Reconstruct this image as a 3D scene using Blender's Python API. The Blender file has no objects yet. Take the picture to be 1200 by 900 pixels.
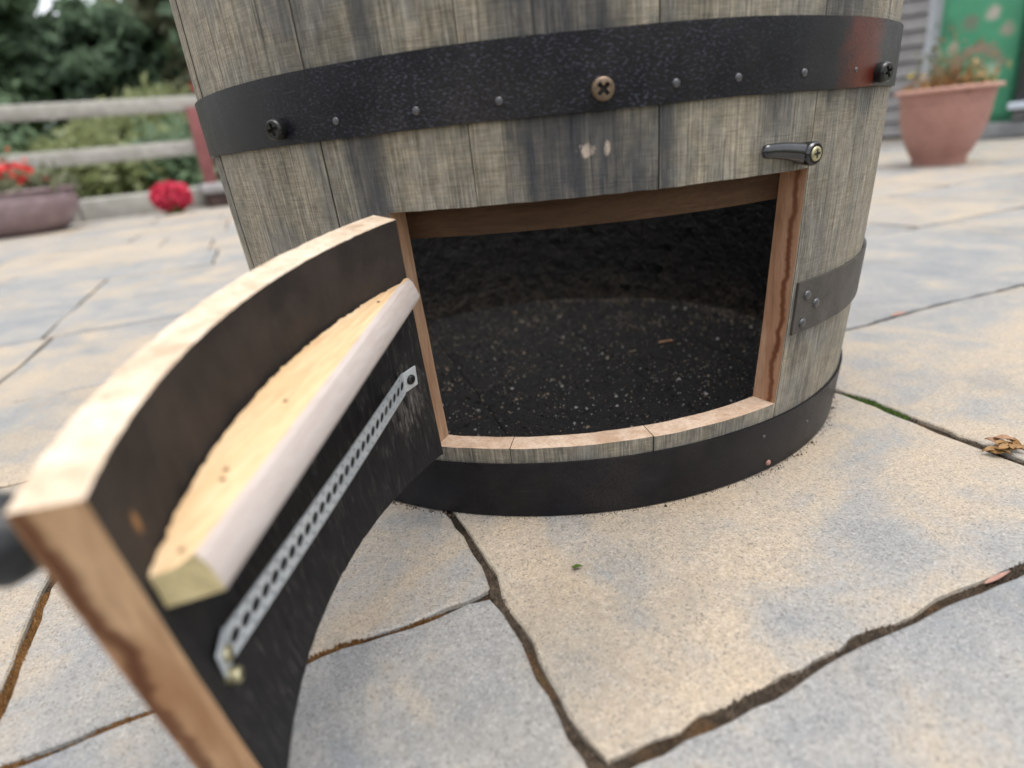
import bpy, bmesh, math, random
from mathutils import Vector, Matrix, noise
R = math.radians
random.seed(7)
scene = bpy.context.scene
COL = scene.collection

# ------------------------------------------------------------------ camera
cam_d = bpy.data.cameras.new("camera")
cam = bpy.data.objects.new("camera", cam_d)
COL.objects.link(cam)
cR = Vector((0.9945, 0.0413, -0.0960)).normalized()
cF = Vector((-0.0730, 0.9318, -0.3557)).normalized()
cU = cR.cross(cF).normalized()
cR = cF.cross(cU).normalized()
m = Matrix.Identity(4)
for i in range(3):
    m[i][0], m[i][1], m[i][2] = cR[i], cU[i], -cF[i]
m[0][3], m[1][3], m[2][3] = 0.0, -0.6621, 0.2521
cam.matrix_world = m
cam_d.sensor_fit = 'HORIZONTAL'
cam_d.sensor_width = 36.0
cam_d.lens = 744.28 / 1200 * 36
cam_d.clip_start = 0.01
cam_d.clip_end = 2000
cam_d.dof.use_dof = True
cam_d.dof.focus_distance = 0.435
cam_d.dof.aperture_fstop = 3.9
scene.camera = cam

# ------------------------------------------------------------------ sky, sun, exposure
SUN = Vector((0.12, -0.10, 0.98)).normalized()
world = bpy.data.worlds.new("World")
scene.world = world
world.use_nodes = True
wn, wl = world.node_tree.nodes, world.node_tree.links
wn.clear()
sky = wn.new('ShaderNodeTexSky')
sky.sky_type = 'NISHITA'
sky.sun_disc = False
sky.sun_elevation = math.asin(SUN.z)
sky.sun_rotation = math.atan2(SUN.x, SUN.y)
sky.air_density = 1.0
sky.dust_density = 4.0
hs = wn.new('ShaderNodeHueSaturation')
hs.inputs['Saturation'].default_value = 0.22
bg = wn.new('ShaderNodeBackground')
bg.inputs['Strength'].default_value = 0.15
wo = wn.new('ShaderNodeOutputWorld')
wl.new(sky.outputs[0], hs.inputs['Color'])
wl.new(hs.outputs[0], bg.inputs['Color'])
wl.new(bg.outputs[0], wo.inputs['Surface'])
sd = bpy.data.lights.new("sun", 'SUN')
sd.energy = 0.7
sd.angle = R(45)
sd.color = (1.0, 0.96, 0.91)
sun = bpy.data.objects.new("sun", sd)
COL.objects.link(sun)
sun.rotation_euler = SUN.to_track_quat('Z', 'Y').to_euler()
scene.view_settings.view_transform = 'Standard'
scene.view_settings.look = 'None'
scene.view_settings.gamma = 1.0
scene.view_settings.use_curve_mapping = False
scene.view_settings.exposure = 1.28
scene.render.engine = 'CYCLES'
scene.cycles.use_denoising = True
scene.cycles.max_bounces = 6

# ------------------------------------------------------------------ helpers
def tag(o, label=None, cat=None, group=None, kind=None):
    if label: o["label"] = label
    if cat: o["category"] = cat
    if group: o["group"] = group
    if kind: o["kind"] = kind
    return o

def link(o, parent=None):
    COL.objects.link(o)
    if parent is not None:
        o.parent = parent
    return o

def empty(name, loc=(0, 0, 0), rz=0.0, parent=None):
    o = bpy.data.objects.new(name, None)
    o.empty_display_size = 0.05
    o.location = loc
    o.rotation_euler = (0, 0, rz)
    return link(o, parent)

def mesh(name, verts, faces, mats, parent=None, mi=None, uvs=None, smooth=None, loc=None):
    me = bpy.data.meshes.new(name)
    me.from_pydata(verts, [], faces)
    for mt in (mats if isinstance(mats, (list, tuple)) else [mats]):
        me.materials.append(mt)
    if mi:
        me.polygons.foreach_set('material_index', mi)
    if uvs:
        uvl = me.uv_layers.new(name='UVMap')
        k = 0
        for f in faces:
            for v in f:
                uvl.data[k].uv = uvs[v]
                k += 1
    if smooth is not None:
        me.polygons.foreach_set('use_smooth', [True] * len(faces))
        me.set_sharp_from_angle(angle=R(smooth))
    me.update()
    o = bpy.data.objects.new(name, me)
    if loc: o.location = loc
    return link(o, parent)

def bm_obj(name, bm, mats, parent=None, smooth=None, normals=True):
    if normals:
        bmesh.ops.recalc_face_normals(bm, faces=bm.faces)
    me = bpy.data.meshes.new(name)
    bm.to_mesh(me)
    bm.free()
    for mt in (mats if isinstance(mats, (list, tuple)) else [mats]):
        me.materials.append(mt)
    if smooth is not None:
        me.polygons.foreach_set('use_smooth', [True] * len(me.polygons))
        me.set_sharp_from_angle(angle=R(smooth))
    o = bpy.data.objects.new(name, me)
    return link(o, parent)

def box_bm(x0, x1, y0, y1, z0, z1, bevel=0.0, seg=2, bm=None):
    own = bm is None
    b = bmesh.new()
    r = bmesh.ops.create_cube(b, size=1.0)
    for v in b.verts:
        v.co = Vector(((x0 + x1) / 2 + v.co.x * (x1 - x0), (y0 + y1) / 2 + v.co.y * (y1 - y0), (z0 + z1) / 2 + v.co.z * (z1 - z0)))
    if bevel > 0:
        bmesh.ops.bevel(b, geom=list(b.edges), offset=bevel, segments=seg, affect='EDGES', profile=0.5)
    if own:
        return b
    tmp = bpy.data.meshes.new('tmp')
    b.to_mesh(tmp); b.free()
    bm.from_mesh(tmp)
    bpy.data.meshes.remove(tmp)
    return bm

def lathe(profile, n=48, bm=None, mat=None):
    """profile: list of (r,z); a surface of revolution about z (optionally moved by a matrix)"""
    b = bm or bmesh.new()
    rings = []
    for (r, z) in profile:
        if r < 1e-6:
            rings.append([b.verts.new((0, 0, z))])
        else:
            rings.append([b.verts.new((r * math.cos(2 * math.pi * k / n), r * math.sin(2 * math.pi * k / n), z)) for k in range(n)])
    for a, c in zip(rings[:-1], rings[1:]):
        for k in range(n):
            k2 = (k + 1) % n
            if len(a) == 1 and len(c) == 1: continue
            if len(a) == 1: b.faces.new((a[0], c[k], c[k2]))
            elif len(c) == 1: b.faces.new((a[k], a[k2], c[0]))
            else: b.faces.new((a[k], a[k2], c[k2], c[k]))
    if mat is not None:
        vs = [v for r in rings for v in r]
        for v in vs: v.co = mat @ v.co
    return b

# ------------------------------------------------------------------ material helpers
RB, R0, ZB = 0.2976, 0.27, 0.45
class NT:
    def __init__(self, name):
        self.m = bpy.data.materials.new(name)
        self.m.use_nodes = True
        self.t = self.m.node_tree
        self.t.nodes.clear()
        self.out = self.n('ShaderNodeOutputMaterial')
        self.b = self.n('ShaderNodeBsdfPrincipled')
        self.l(self.b.outputs[0], self.out.inputs['Surface'])
    def n(self, k, **kw):
        nd = self.t.nodes.new(k)
        for a, v in kw.items(): setattr(nd, a, v)
        return nd
    def l(self, a, b): self.t.links.new(a, b)
    def set(self, sock, v):
        if hasattr(v, 'is_linked') or isinstance(v, bpy.types.NodeSocket): self.l(v, sock)
        else: sock.default_value = v
    def coord(self, kind='Object', scale=(1, 1, 1), rot=(0, 0, 0), loc=(0, 0, 0)):
        tc = self.n('ShaderNodeTexCoord')
        mp = self.n('ShaderNodeMapping')
        mp.inputs['Scale'].default_value = scale
        mp.inputs['Rotation'].default_value = rot
        mp.inputs['Location'].default_value = loc
        self.l(tc.outputs[kind], mp.inputs['Vector'])
        return mp.outputs[0]
    def addvec(self, a, b):
        v = self.n('ShaderNodeVectorMath', operation='ADD')
        self.set(v.inputs[0], a); self.set(v.inputs[1], b)
        return v.outputs[0]
    def noise(self, vec, scale=5, detail=4, rough=0.55, dist=0.0):
        t = self.n('ShaderNodeTexNoise')
        self.l(vec, t.inputs['Vector'])
        t.inputs['Scale'].default_value = scale
        t.inputs['Detail'].default_value = detail
        t.inputs['Roughness'].default_value = rough
        t.inputs['Distortion'].default_value = dist
        return t.outputs['Fac']
    def voro(self, vec, scale=5, feature='F1', out='Distance', rnd=1.0):
        t = self.n('ShaderNodeTexVoronoi', feature=feature)
        self.l(vec, t.inputs['Vector'])
        t.inputs['Scale'].default_value = scale
        t.inputs['Randomness'].default_value = rnd
        return t.outputs[out]
    def ramp(self, fac, stops, interp='LINEAR'):
        r = self.n('ShaderNodeValToRGB')
        r.color_ramp.interpolation = interp
        els = r.color_ramp.elements
        while len(els) < len(stops): els.new(0.5)
        for e, (p, c) in zip(els, stops):
            e.position = p
            e.color = c if len(c) == 4 else (*c, 1)
        self.l(fac, r.inputs[0])
        return r.outputs[0]
    def remap(self, fac, a, b, c=0.0, d=1.0):
        r = self.n('ShaderNodeMapRange')
        r.clamp = True
        self.set(r.inputs[0], fac)
        for i, v in zip((1, 2, 3, 4), (a, b, c, d)): r.inputs[i].default_value = v
        return r.outputs[0]
    def mix(self, fac, a, b, mode='MIX'):
        x = self.n('ShaderNodeMix', data_type='RGBA', blend_type=mode)
        self.set(x.inputs[0], fac)
        for s, v in ((x.inputs[6], a), (x.inputs[7], b)):
            if isinstance(v, tuple): s.default_value = v if len(v) == 4 else (*v, 1)
            else: self.l(v, s)
        return x.outputs[2]
    def math(self, op, a, b=0.0, clamp=False):
        x = self.n('ShaderNodeMath', operation=op)
        x.use_clamp = clamp
        self.set(x.inputs[0], a); self.set(x.inputs[1], b)
        return x.outputs[0]
    def bump(self, h, strength=0.3, dist=0.001, nrm=None):
        b = self.n('ShaderNodeBump')
        b.inputs['Strength'].default_value = strength
        b.inputs['Distance'].default_value = dist
        self.l(h, b.inputs['Height'])
        if nrm is not None: self.l(nrm, b.inputs['Normal'])
        self.l(b.outputs[0], self.b.inputs['Normal'])
        return b.outputs[0]
    def fin(self, col=None, rough=0.6, metal=0.0, spec=None):
        if col is not None:
            if isinstance(col, tuple): self.b.inputs['Base Color'].default_value = col if len(col) == 4 else (*col, 1)
            else: self.l(col, self.b.inputs['Base Color'])
        self.set(self.b.inputs['Roughness'], rough)
        self.set(self.b.inputs['Metallic'], metal)
        if spec is not None: self.b.inputs['Specular IOR Level'].default_value = spec
        return self.m
    def randvec(self, k=10.0):
        oi = self.n('ShaderNodeObjectInfo')
        c = self.n('ShaderNodeCombineXYZ')
        s = self.math('MULTIPLY', oi.outputs['Random'], k)
        self.l(s, c.inputs[0]); self.l(s, c.inputs[1]); self.l(s, c.inputs[2])
        self.rnd = oi.outputs['Random']
        return c.outputs[0]
    def blob(self, sx, sy, cx, cy, rx, ry, warp=None, w=0.0):
        """soft elliptical patch in uv, 1 at the centre"""
        dx = self.math('DIVIDE', self.math('SUBTRACT', sx, cx), rx)
        dy = self.math('DIVIDE', self.math('SUBTRACT', sy, cy), ry)
        d = self.math('ADD', self.math('MULTIPLY', dx, dx), self.math('MULTIPLY', dy, dy))
        if warp is not None: d = self.math('ADD', d, self.math('MULTIPLY', self.math('SUBTRACT', warp, 0.5), w))
        return self.remap(d, 0.1, 1.3, 1.0, 0.0)

def rad(z):
    return RB - (RB - R0) * ((z - ZB) / ZB) ** 2

# ---- weathered oak (uv: metres round the barrel, metres up)
def mat_weathered():
    t = NT('weathered_oak')
    rv = t.randvec(3.0)
    uv = t.coord('UV')
    sp = t.n('ShaderNodeSeparateXYZ'); t.l(uv, sp.inputs[0])
    u, v = sp.outputs[0], sp.outputs[1]
    def sc(x, y):
        mp = t.n('ShaderNodeMapping'); mp.inputs['Scale'].default_value = (x, y, 1)
        t.l(uv, mp.inputs['Vector']); return t.addvec(mp.outputs[0], rv)
    grain = t.noise(sc(720, 20), 1, 3, 0.6, 0.3)          # fine fibres up the stave
    grain2 = t.noise(sc(130, 6), 1, 4, 0.6, 0.6)
    saw = t.noise(sc(75, 850), 1, 2.5, 0.6)           # planer marks across it
    blotch = t.noise(sc(11, 5), 1, 5, 0.62, 0.5)
    patch = t.noise(sc(30, 22), 1, 5, 0.65, 0.5)
    base = t.ramp(t.math('ADD', t.math('MULTIPLY', blotch, 0.75), t.math('MULTIPLY', grain2, 0.25)),
                  [(0.30, (0.075, 0.070, 0.062)), (0.42, (0.150, 0.135, 0.106)), (0.54, (0.248, 0.216, 0.162)), (0.72, (0.345, 0.302, 0.230))])
    tint = t.mix(t.remap(patch, 0.42, 0.68, 0, 0.75), base, (0.165, 0.162, 0.150))
    fib = t.remap(grain, 0.32, 0.68, 0.62, 1.34)
    sawf = t.remap(saw, 0.32, 0.68, 0.78, 1.18)
    c = t.mix(1.0, tint, fib, 'MULTIPLY')
    c = t.mix(t.remap(patch, 0.38, 0.62, 1.0, 0.15), c, t.mix(1.0, c, sawf, 'MULTIPLY'))
    mott = t.noise(sc(190, 120), 1, 4, 0.65)
    c = t.mix(1.0, c, t.remap(mott, 0.3, 0.7, 0.76, 1.24), 'MULTIPLY')
    hair = t.noise(sc(1100, 60), 1, 2, 0.5)
    c = t.mix(t.remap(hair, 0.62, 0.72, 0, 0.45), c, (0.44, 0.405, 0.345))
    # dark cracks along the grain
    cr = t.noise(sc(300, 9), 1, 3, 0.5, 0.8)
    c = t.mix(t.remap(cr, 0.69, 0.76, 0, 0.8), c, (0.03, 0.028, 0.025))
    # iron-blue stains where the hoop has bled
    warp = t.noise(sc(60, 14), 1, 4, 0.65)
    k = 0.27
    st = None
    for (a, z, rx, rz, s) in ((-87.0, 0.255, 0.030, 0.095, 1.0), (-83, 0.235, 0.028, 0.05, 0.8), (-90, 0.33, 0.010, 0.05, 0.9), (-108, 0.335, 0.007, 0.05, 0.9), (-76.7, 0.25, 0.006, 0.05, 0.8), (-110.5, 0.24, 0.010, 0.05, 0.8),
                             (-87, 0.40, 0.03, 0.06, 0.7), (-52, 0.325, 0.02, 0.035, 0.75), (-62, 0.27, 0.012, 0.022, 0.6), (-47, 0.262, 0.03, 0.012, 0.5), (-118, 0.35, 0.01, 0.07, 0.5)):
        b = t.math('MULTIPLY', t.blob(u, v, R(a) * k, z, rx * 1.35, rz * 1.3, warp, 2.4), s)
        st = b if st is None else t.math('MAXIMUM', st, b)
    c = t.mix(t.math('MULTIPLY', st, t.remap(grain2, 0.25, 0.7, 1.0, 0.68)), c, (0.024, 0.028, 0.038))
    # pale chips where splinters came off
    warp2 = t.noise(sc(420, 150), 1, 4, 0.7)
    ch = t.blob(u, v, R(-85.1) * k, 0.2435, 0.0034, 0.0036, warp2, 6.0)
    ch2 = t.blob(u, v, R(-82.9) * k, 0.2430, 0.0016, 0.0042, warp2, 3.5)
    c = t.mix(t.math('MULTIPLY', t.math('MAXIMUM', ch, ch2), t.remap(grain, .3, .6, .3, .95)), c, (0.55, 0.44, 0.36))
    h = t.math('ADD', t.math('ADD', t.math('MULTIPLY', grain, 0.8), t.math('MULTIPLY', saw, 0.55)), t.remap(cr, 0.66, 0.74, 0, -1.2))
    t.bump(h, 0.9, 0.0006)
    return t.fin(c, 0.82, spec=0.25)

def mat_sawn(name, lo, mid, hi, dark, rings=(90, 9), stain=None, streak=None):
    """freshly sawn oak/pine; object coordinates, grain runs mostly along the piece"""
    t = NT(name)
    rv = t.randvec(2.0)
    oc = t.coord('Object')
    def sc(x, y, z):
        mp = t.n('ShaderNodeMapping'); mp.inputs['Scale'].default_value = (x, y, z)
        t.l(oc, mp.inputs['Vector']); return t.addvec(mp.outputs[0], rv)
    r3 = rings if len(rings) == 3 else (rings[0], rings[0], rings[1])
    g = t.noise(sc(*r3), 1, 5, 0.6, 0.5)
    f = t.noise(sc(70, 480, 480) if len(rings) == 3 else sc(430, 430, 60), 1, 4, 0.65)
    b = t.noise(sc(14, 14, 10), 1, 4, 0.6)
    c = t.ramp(t.math('ADD', t.math('MULTIPLY', g, 0.6), t.math('MULTIPLY', b, 0.4)), [(0.3, lo), (0.5, mid), (0.68, hi)])
    c = t.mix(t.remap(f, 0.35, 0.6, 0.35, 0.0), c, dark)
    if stain:
        s = t.noise(sc(40, 40, 6), 1, 3, 0.55, 0.6)
        c = t.mix(t.remap(s, 0.47, 0.64, 0, 0.9), c, stain)
    if streak:
        sp = t.n('ShaderNodeSeparateXYZ'); t.l(oc, sp.inputs[0])
        rr_ = t.math('SQRT', t.math('ADD', t.math('MULTIPLY', sp.outputs[0], sp.outputs[0]), t.math('MULTIPLY', sp.outputs[1], sp.outputs[1])))
        q = t.math('DIVIDE', t.math('SUBTRACT', sp.outputs[2], ZB), ZB)
        prof = t.math('SUBTRACT', RB, t.math('MULTIPLY', t.math('MULTIPLY', q, q), RB - R0))
        dep = t.math('ADD', t.math('SUBTRACT', prof, rr_), t.math('MULTIPLY', t.math('SUBTRACT', t.noise(sc(8, 8, 42), 1, 3, 0.6), 0.5), 0.014))
        off = t.math('ABSOLUTE', t.math('SUBTRACT', dep, streak[0]))
        c = t.mix(t.math('MULTIPLY', t.remap(off, streak[1] * 0.3, streak[1], 1.0, 0.0), t.remap(g, 0.3, 0.6, 0.55, 0.95)), c, streak[2])
    t.bump(t.math('ADD', f, g), 0.35, 0.0006)
    return t.fin(c, 0.75, spec=0.25)

def mat_char(name, scale=1.0, brown=0.35, gloss=0.55, k=1.0, crust=False):
    t = NT(name)
    oc = t.coord('Object')
    a = t.voro(oc, 95 * scale, 'DISTANCE_TO_EDGE')
    n = t.noise(oc, 240 * scale, 5, 0.7)
    n2 = t.noise(oc, 30 * scale, 4, 0.6)
    sp = t.noise(oc, 900 * scale, 3, 0.7)
    c = t.ramp(n, [(0.3, (0.018 * k, 0.018 * k, 0.019 * k)), (0.62, (0.045 * k, 0.045 * k, 0.046 * k)), (0.8, (0.095 * k, 0.09 * k, 0.085 * k))])
    c = t.mix(t.math('MULTIPLY', t.remap(n2, 0.48, 0.72), brown), c, (0.13, 0.088, 0.058))
    c = t.mix(t.remap(sp, 0.66, 0.75, 0, 0.6), c, (0.36, 0.31, 0.25))
    if crust:
        sz = t.n('ShaderNodeSeparateXYZ'); t.l(oc, sz.inputs[0])
        cz = t.remap(t.math('ADD', sz.outputs[2], t.math('MULTIPLY', n2, -0.09)), -0.005, 0.03, 1.0, 0.0)
        c = t.mix(t.math('MULTIPLY', cz, t.remap(n, 0.45, 0.62, 0.0, 0.5)), c, (0.15, 0.11, 0.075))
    t.bump(t.math('ADD', t.remap(a, 0, 0.12), t.math('MULTIPLY', n, 1.5)), 0.8, 0.0018)
    return t.fin(c, t.remap(n, 0.3, 0.7, gloss - 0.15, gloss + 0.25), spec=0.3)

def mat_doorchar():
    """smoked inner face of the door: brown-black at the top, charred and furrowed lower down"""
    t = NT('charred_door_face')
    uv = t.coord('UV')
    oc = t.coord('Object')
    sp = t.n('ShaderNodeSeparateXYZ'); t.l(uv, sp.inputs[0])
    def sc(x, y):
        mp = t.n('ShaderNodeMapping'); mp.inputs['Scale'].default_value = (x, y, 1)
        t.l(uv, mp.inputs['Vector']); return mp.outputs[0]
    fur = t.noise(sc(330, 50), 1, 6, 0.72, 0.6)
    n2 = t.noise(oc, 40, 4, 0.6)
    fine = t.noise(oc, 1100, 3, 0.7)
    up = t.remap(sp.outputs[1], 0.165, 0.182)
    low = t.ramp(fur, [(0.3, (0.004, 0.004, 0.005)), (0.56, (0.018, 0.017, 0.017)), (0.66, (0.06, 0.056, 0.052)), (0.8, (0.16, 0.15, 0.14))])
    hi = t.ramp(n2, [(0.3, (0.016, 0.013, 0.012)), (0.7, (0.042, 0.032, 0.027))])
    hi = t.mix(t.remap(fine, 0.55, 0.75, 0, 0.5), hi, (0.09, 0.07, 0.055))
    c = t.mix(up, low, hi)
    # scuffed grey ash near the hinge end of the strap
    warp = t.noise(sc(500, 160), 1, 5, 0.7)
    a = t.blob(sp.outputs[0], sp.outputs[1], R(-104.5) * 0.27, 0.112, 0.020, 0.022, warp, 5.0)
    c = t.mix(t.math('MULTIPLY', a, t.remap(fur, 0.42, 0.7, 0.0, 0.9)), c, (0.20, 0.18, 0.16))
    # raw wood showing through by the free corner
    k = t.blob(sp.outputs[0], sp.outputs[1], R(-61.1) * 0.27, 0.1958, 0.0022, 0.0042, warp, 1.5)
    c = t.mix(k, c, (0.30, 0.15, 0.06))
    t.bump(t.math('ADD', fur, t.math('MULTIPLY', fine, 0.5)), 0.8, 0.0014)
    return t.fin(c, 0.66, spec=0.28)

def mat_hoop(name, flecks=True, rust=None):
    t = NT(name)
    uv = t.coord('UV')
    oc = t.coord('Object')
    sp = t.n('ShaderNodeSeparateXYZ'); t.l(uv, sp.inputs[0])
    n = t.noise(oc, 35, 4, 0.6)
    fine = t.noise(oc, 750, 3, 0.65)
    mp = t.n('ShaderNodeMapping'); mp.inputs['Scale'].default_value = (430, 760, 1); mp.inputs['Rotation'].default_value = (0, 0, 0.5)
    t.l(uv, mp.inputs['Vector'])
    fl = t.noise(mp.outputs[0], 1, 3, 0.6)
    c = t.ramp(n, [(0.3, (0.004, 0.004, 0.006)), (0.7, (0.009, 0.009, 0.012))])
    if flecks:
        where = t.math('MULTIPLY', t.remap(n, 0.32, 0.6, 0.35, 1), t.remap(t.math('ABSOLUTE', t.math('ADD', sp.outputs[0], R(92) * 0.27)), 0.07, 0.17, 1.0, 0.12))
        c = t.mix(t.math('MULTIPLY', t.remap(fl, 0.535, 0.66, 0, 0.8), where), c, (0.075, 0.078, 0.108))
    if rust:
        for (a, z, rx, rz) in rust:
            b = t.blob(sp.outputs[0], sp.outputs[1], R(a) * 0.27, z, rx, rz, t.noise(oc, 90, 4, 0.65), 2.2)
            c = t.mix(t.math('MULTIPLY', b, t.remap(fine, 0.3, 0.65, 0.75, 0.4)), c, (0.105, 0.018, 0.007))
    dust = t.noise(oc, 14, 5, 0.68)
    scr = t.n('ShaderNodeMapping'); scr.inputs['Scale'].default_value = (25, 900, 1); scr.inputs['Rotation'].default_value = (0, 0, 0.06); t.l(uv, scr.inputs['Vector'])
    sc_ = t.noise(scr.outputs[0], 1, 4, 0.6)
    c = t.mix(t.math('MULTIPLY', t.remap(dust, 0.45, 0.75, 0, 0.55), t.remap(fine, 0.4, 0.62, 0.15, 1)), c, (0.048, 0.040, 0.034))
    c = t.mix(t.remap(sc_, 0.66, 0.74, 0, 0.30), c, (0.10, 0.10, 0.105))
    t.bump(t.math('ADD', fine, t.math('MULTIPLY', fl, 0.35)), 0.3, 0.0004)
    return t.fin(c, t.math('ADD', t.remap(fine, 0.3, 0.7, 0.24, 0.42), t.remap(dust, 0.4, 0.7, 0, 0.2)), spec=0.22)

def mat_slab():
    t = NT('concrete_paving')
    rv = t.randvec(40.0)
    oc = t.addvec(t.coord('Object'), rv)
    big = t.noise(oc, 7.5, 5, 0.62, 0.8)
    big2 = t.noise(oc, 22, 6, 0.7, 0.3)
    sand = t.noise(oc, 300, 5, 0.8)
    grit = t.voro(oc, 900, 'F1', 'Color')
    gs = t.n('ShaderNodeSeparateColor'); t.l(grit, gs.inputs[0])
    m_ = t.math('ADD', t.math('MULTIPLY', big, 0.65), t.math('MULTIPLY', big2, 0.35))
    m_ = t.math('ADD', m_, t.math('MULTIPLY', t.math('SUBTRACT', t.rnd, 0.45), 0.15))
    c = t.ramp(m_, [(0.33, (0.170, 0.179, 0.187)), (0.46, (0.236, 0.230, 0.218)), (0.56, (0.315, 0.268, 0.210)), (0.70, (0.375, 0.298, 0.212))])
    sand2 = t.noise(oc, 800, 4, 0.75)
    c = t.mix(1.0, c, t.remap(sand, 0.25, 0.75, 0.66, 1.34), 'MULTIPLY')
    c = t.mix(1.0, c, t.remap(sand2, 0.32, 0.68, 0.70, 1.28), 'MULTIPLY')
    pit = t.voro(oc, 130, 'F1', 'Distance')
    c = t.mix(t.math('MULTIPLY', t.remap(pit, 0.05, 0.16, 0.7, 0.0), t.remap(big2, 0.5, 0.65)), c, (0.07, 0.062, 0.052))
    dirt = t.noise(oc, 4.0, 6, 0.72)
    c = t.mix(t.remap(dirt, 0.50, 0.72, 0, 0.45), c, (0.13, 0.115, 0.09))
    c = t.mix(t.remap(gs.outputs[0], 0.88, 0.99, 0, 0.22), c, (0.58, 0.54, 0.48))
    c = t.mix(t.remap(gs.outputs[1], 0.86, 0.99, 0, 0.6), c, (0.07, 0.065, 0.06))
    mid = t.noise(oc, 45, 4, 0.6)
    t.bump(t.math('ADD', t.math('ADD', t.math('MULTIPLY', sand, 0.45), t.math('MULTIPLY', sand2, 0.2)), t.math('MULTIPLY', mid, 0.55)), 0.6, 0.0022)
    return t.fin(c, t.remap(sand, 0.3, 0.7, 0.45, 0.68), spec=0.5)

def mat_bed():
    t = NT('joint_soil')
    oc = t.coord('Object')
    n = t.noise(oc, 16, 4, 0.6)
    f = t.noise(oc, 420, 4, 0.7)
    c = t.ramp(n, [(0.34, (0.020, 0.016, 0.012)), (0.52, (0.055, 0.037, 0.023)), (0.64, (0.13, 0.072, 0.032)), (0.76, (0.06, 0.062, 0.022))])
    c = t.mix(1.0, c, t.remap(f, 0.3, 0.7, 0.4, 1.7), 'MULTIPLY')
    t.bump(f, 1.0, 0.004)
    return t.fin(c, 0.95, spec=0.1)

def simple(name, c1, c2, scale=20, rough=0.6, bump=0.2, metal=0.0, spec=None, bd=0.002, detail=4, co='Object'):
    t = NT(name)
    oc = t.coord(co)
    n = t.noise(oc, scale, detail, 0.6)
    f = t.noise(oc, scale * 12, 3, 0.6)
    c = t.ramp(n, [(0.3, c1), (0.7, c2)])
    c = t.mix(1.0, c, t.remap(f, 0.3, 0.7, 0.8, 1.2), 'MULTIPLY')
    if bump: t.bump(t.math('ADD', n, t.math('MULTIPLY', f, 0.4)), bump, bd)
    return t.fin(c, rough, metal, spec)

def leafmat(name, c1, c2, trans=0.3):
    t = NT(name)
    oc = t.coord('Object')
    n = t.noise(oc, 3.0, 3, 0.6)
    f = t.noise(oc, 40, 2, 0.6)
    c = t.ramp(t.math('ADD', t.math('MULTIPLY', n, 0.6), t.math('MULTIPLY', f, 0.4)), [(0.35, c1), (0.65, c2)])
    t.fin(c, 0.55, spec=0.3)
    tr = t.n('ShaderNodeBsdfTranslucent'); t.l(c, tr.inputs[0])
    mx = t.n('ShaderNodeMixShader'); mx.inputs[0].default_value = trans
    t.l(t.b.outputs[0], mx.inputs[1]); t.l(tr.outputs[0], mx.inputs[2]); t.l(mx.outputs[0], t.out.inputs['Surface'])
    return t.m

M = {}
M['oak'] = mat_weathered()
M['cut'] = mat_sawn('sawn_oak', (0.24, 0.13, 0.07), (0.40, 0.25, 0.155), (0.55, 0.40, 0.29), (0.16, 0.085, 0.05))
M['jamb'] = mat_sawn('sawn_oak_stained', (0.24, 0.115, 0.06), (0.40, 0.225, 0.135), (0.54, 0.36, 0.245), (0.16, 0.075, 0.04), streak=(0.0055, 0.0030, (0.11, 0.030, 0.010)))
M['sill'] = mat_sawn('sawn_oak_pale', (0.34, 0.22, 0.14), (0.50, 0.37, 0.27), (0.62, 0.50, 0.40), (0.24, 0.14, 0.09))
M['doortop'] = mat_sawn('sawn_oak_bleached', (0.34, 0.235, 0.155), (0.52, 0.42, 0.315), (0.66, 0.58, 0.48), (0.26, 0.165, 0.11), rings=(70, 30))
M['doorend'] = mat_sawn('sawn_oak_door_end', (0.30, 0.155, 0.07), (0.46, 0.28, 0.15), (0.58, 0.39, 0.23), (0.20, 0.10, 0.05), rings=(75, 5), stain=(0.30, 0.15, 0.07), streak=(0.0030, 0.0042, (0.10, 0.034, 0.014)))
M['stop'] = mat_sawn('brown_stop_wood', (0.036, 0.018, 0.008), (0.066, 0.034, 0.016), (0.095, 0.053, 0.027), (0.03, 0.015, 0.008), rings=(22, 22, 210))
M['pine'] = mat_sawn('pale_pine', (0.44, 0.275, 0.14), (0.56, 0.395, 0.225), (0.63, 0.49, 0.325), (0.36, 0.21, 0.11), rings=(14, 170, 90))
M['pineface'] = mat_sawn('planed_pine_face', (0.35, 0.295, 0.265), (0.41, 0.36, 0.335), (0.46, 0.415, 0.395), (0.30, 0.245, 0.215), rings=(10, 60, 120))
M['pineend'] = simple('pine_end_grain', (0.42, 0.34, 0.17), (0.54, 0.45, 0.25), 90, 0.8, 0.3)
M['char'] = mat_char('charred_oak', k=0.42, brown=0.05, gloss=0.6, crust=True)
M['charfloor'] = mat_char('charred_floor', 1.5, 0.06, 0.85, 0.50)
M['doorchar'] = mat_doorchar()
M['seam'] = simple('stave_edge', (0.03, 0.025, 0.02), (0.07, 0.055, 0.042), 80, 0.9)
M['hoop'] = mat_hoop('black_hoop_steel', True, [(-45.6, 0.284, 0.020, 0.055), (-47.5, 0.275, 0.024, 0.05)])
M['hoop2'] = mat_hoop('black_hoop_steel_plain', False)
M['hoop3'] = simple('grey_hoop_steel', (0.030, 0.027, 0.024), (0.075, 0.066, 0.058), 45, 0.6, 0.4, 0.2, bd=0.0006)
M['zinc'] = simple('zinc_plate', (0.50, 0.54, 0.57), (0.64, 0.68, 0.71), 120, 0.45, 0.1, 0.45, bd=0.0003)
M['brass'] = simple('brass_screw', (0.32, 0.285, 0.16), (0.50, 0.46, 0.30), 150, 0.4, 0.1, 0.8, bd=0.0002)
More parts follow.
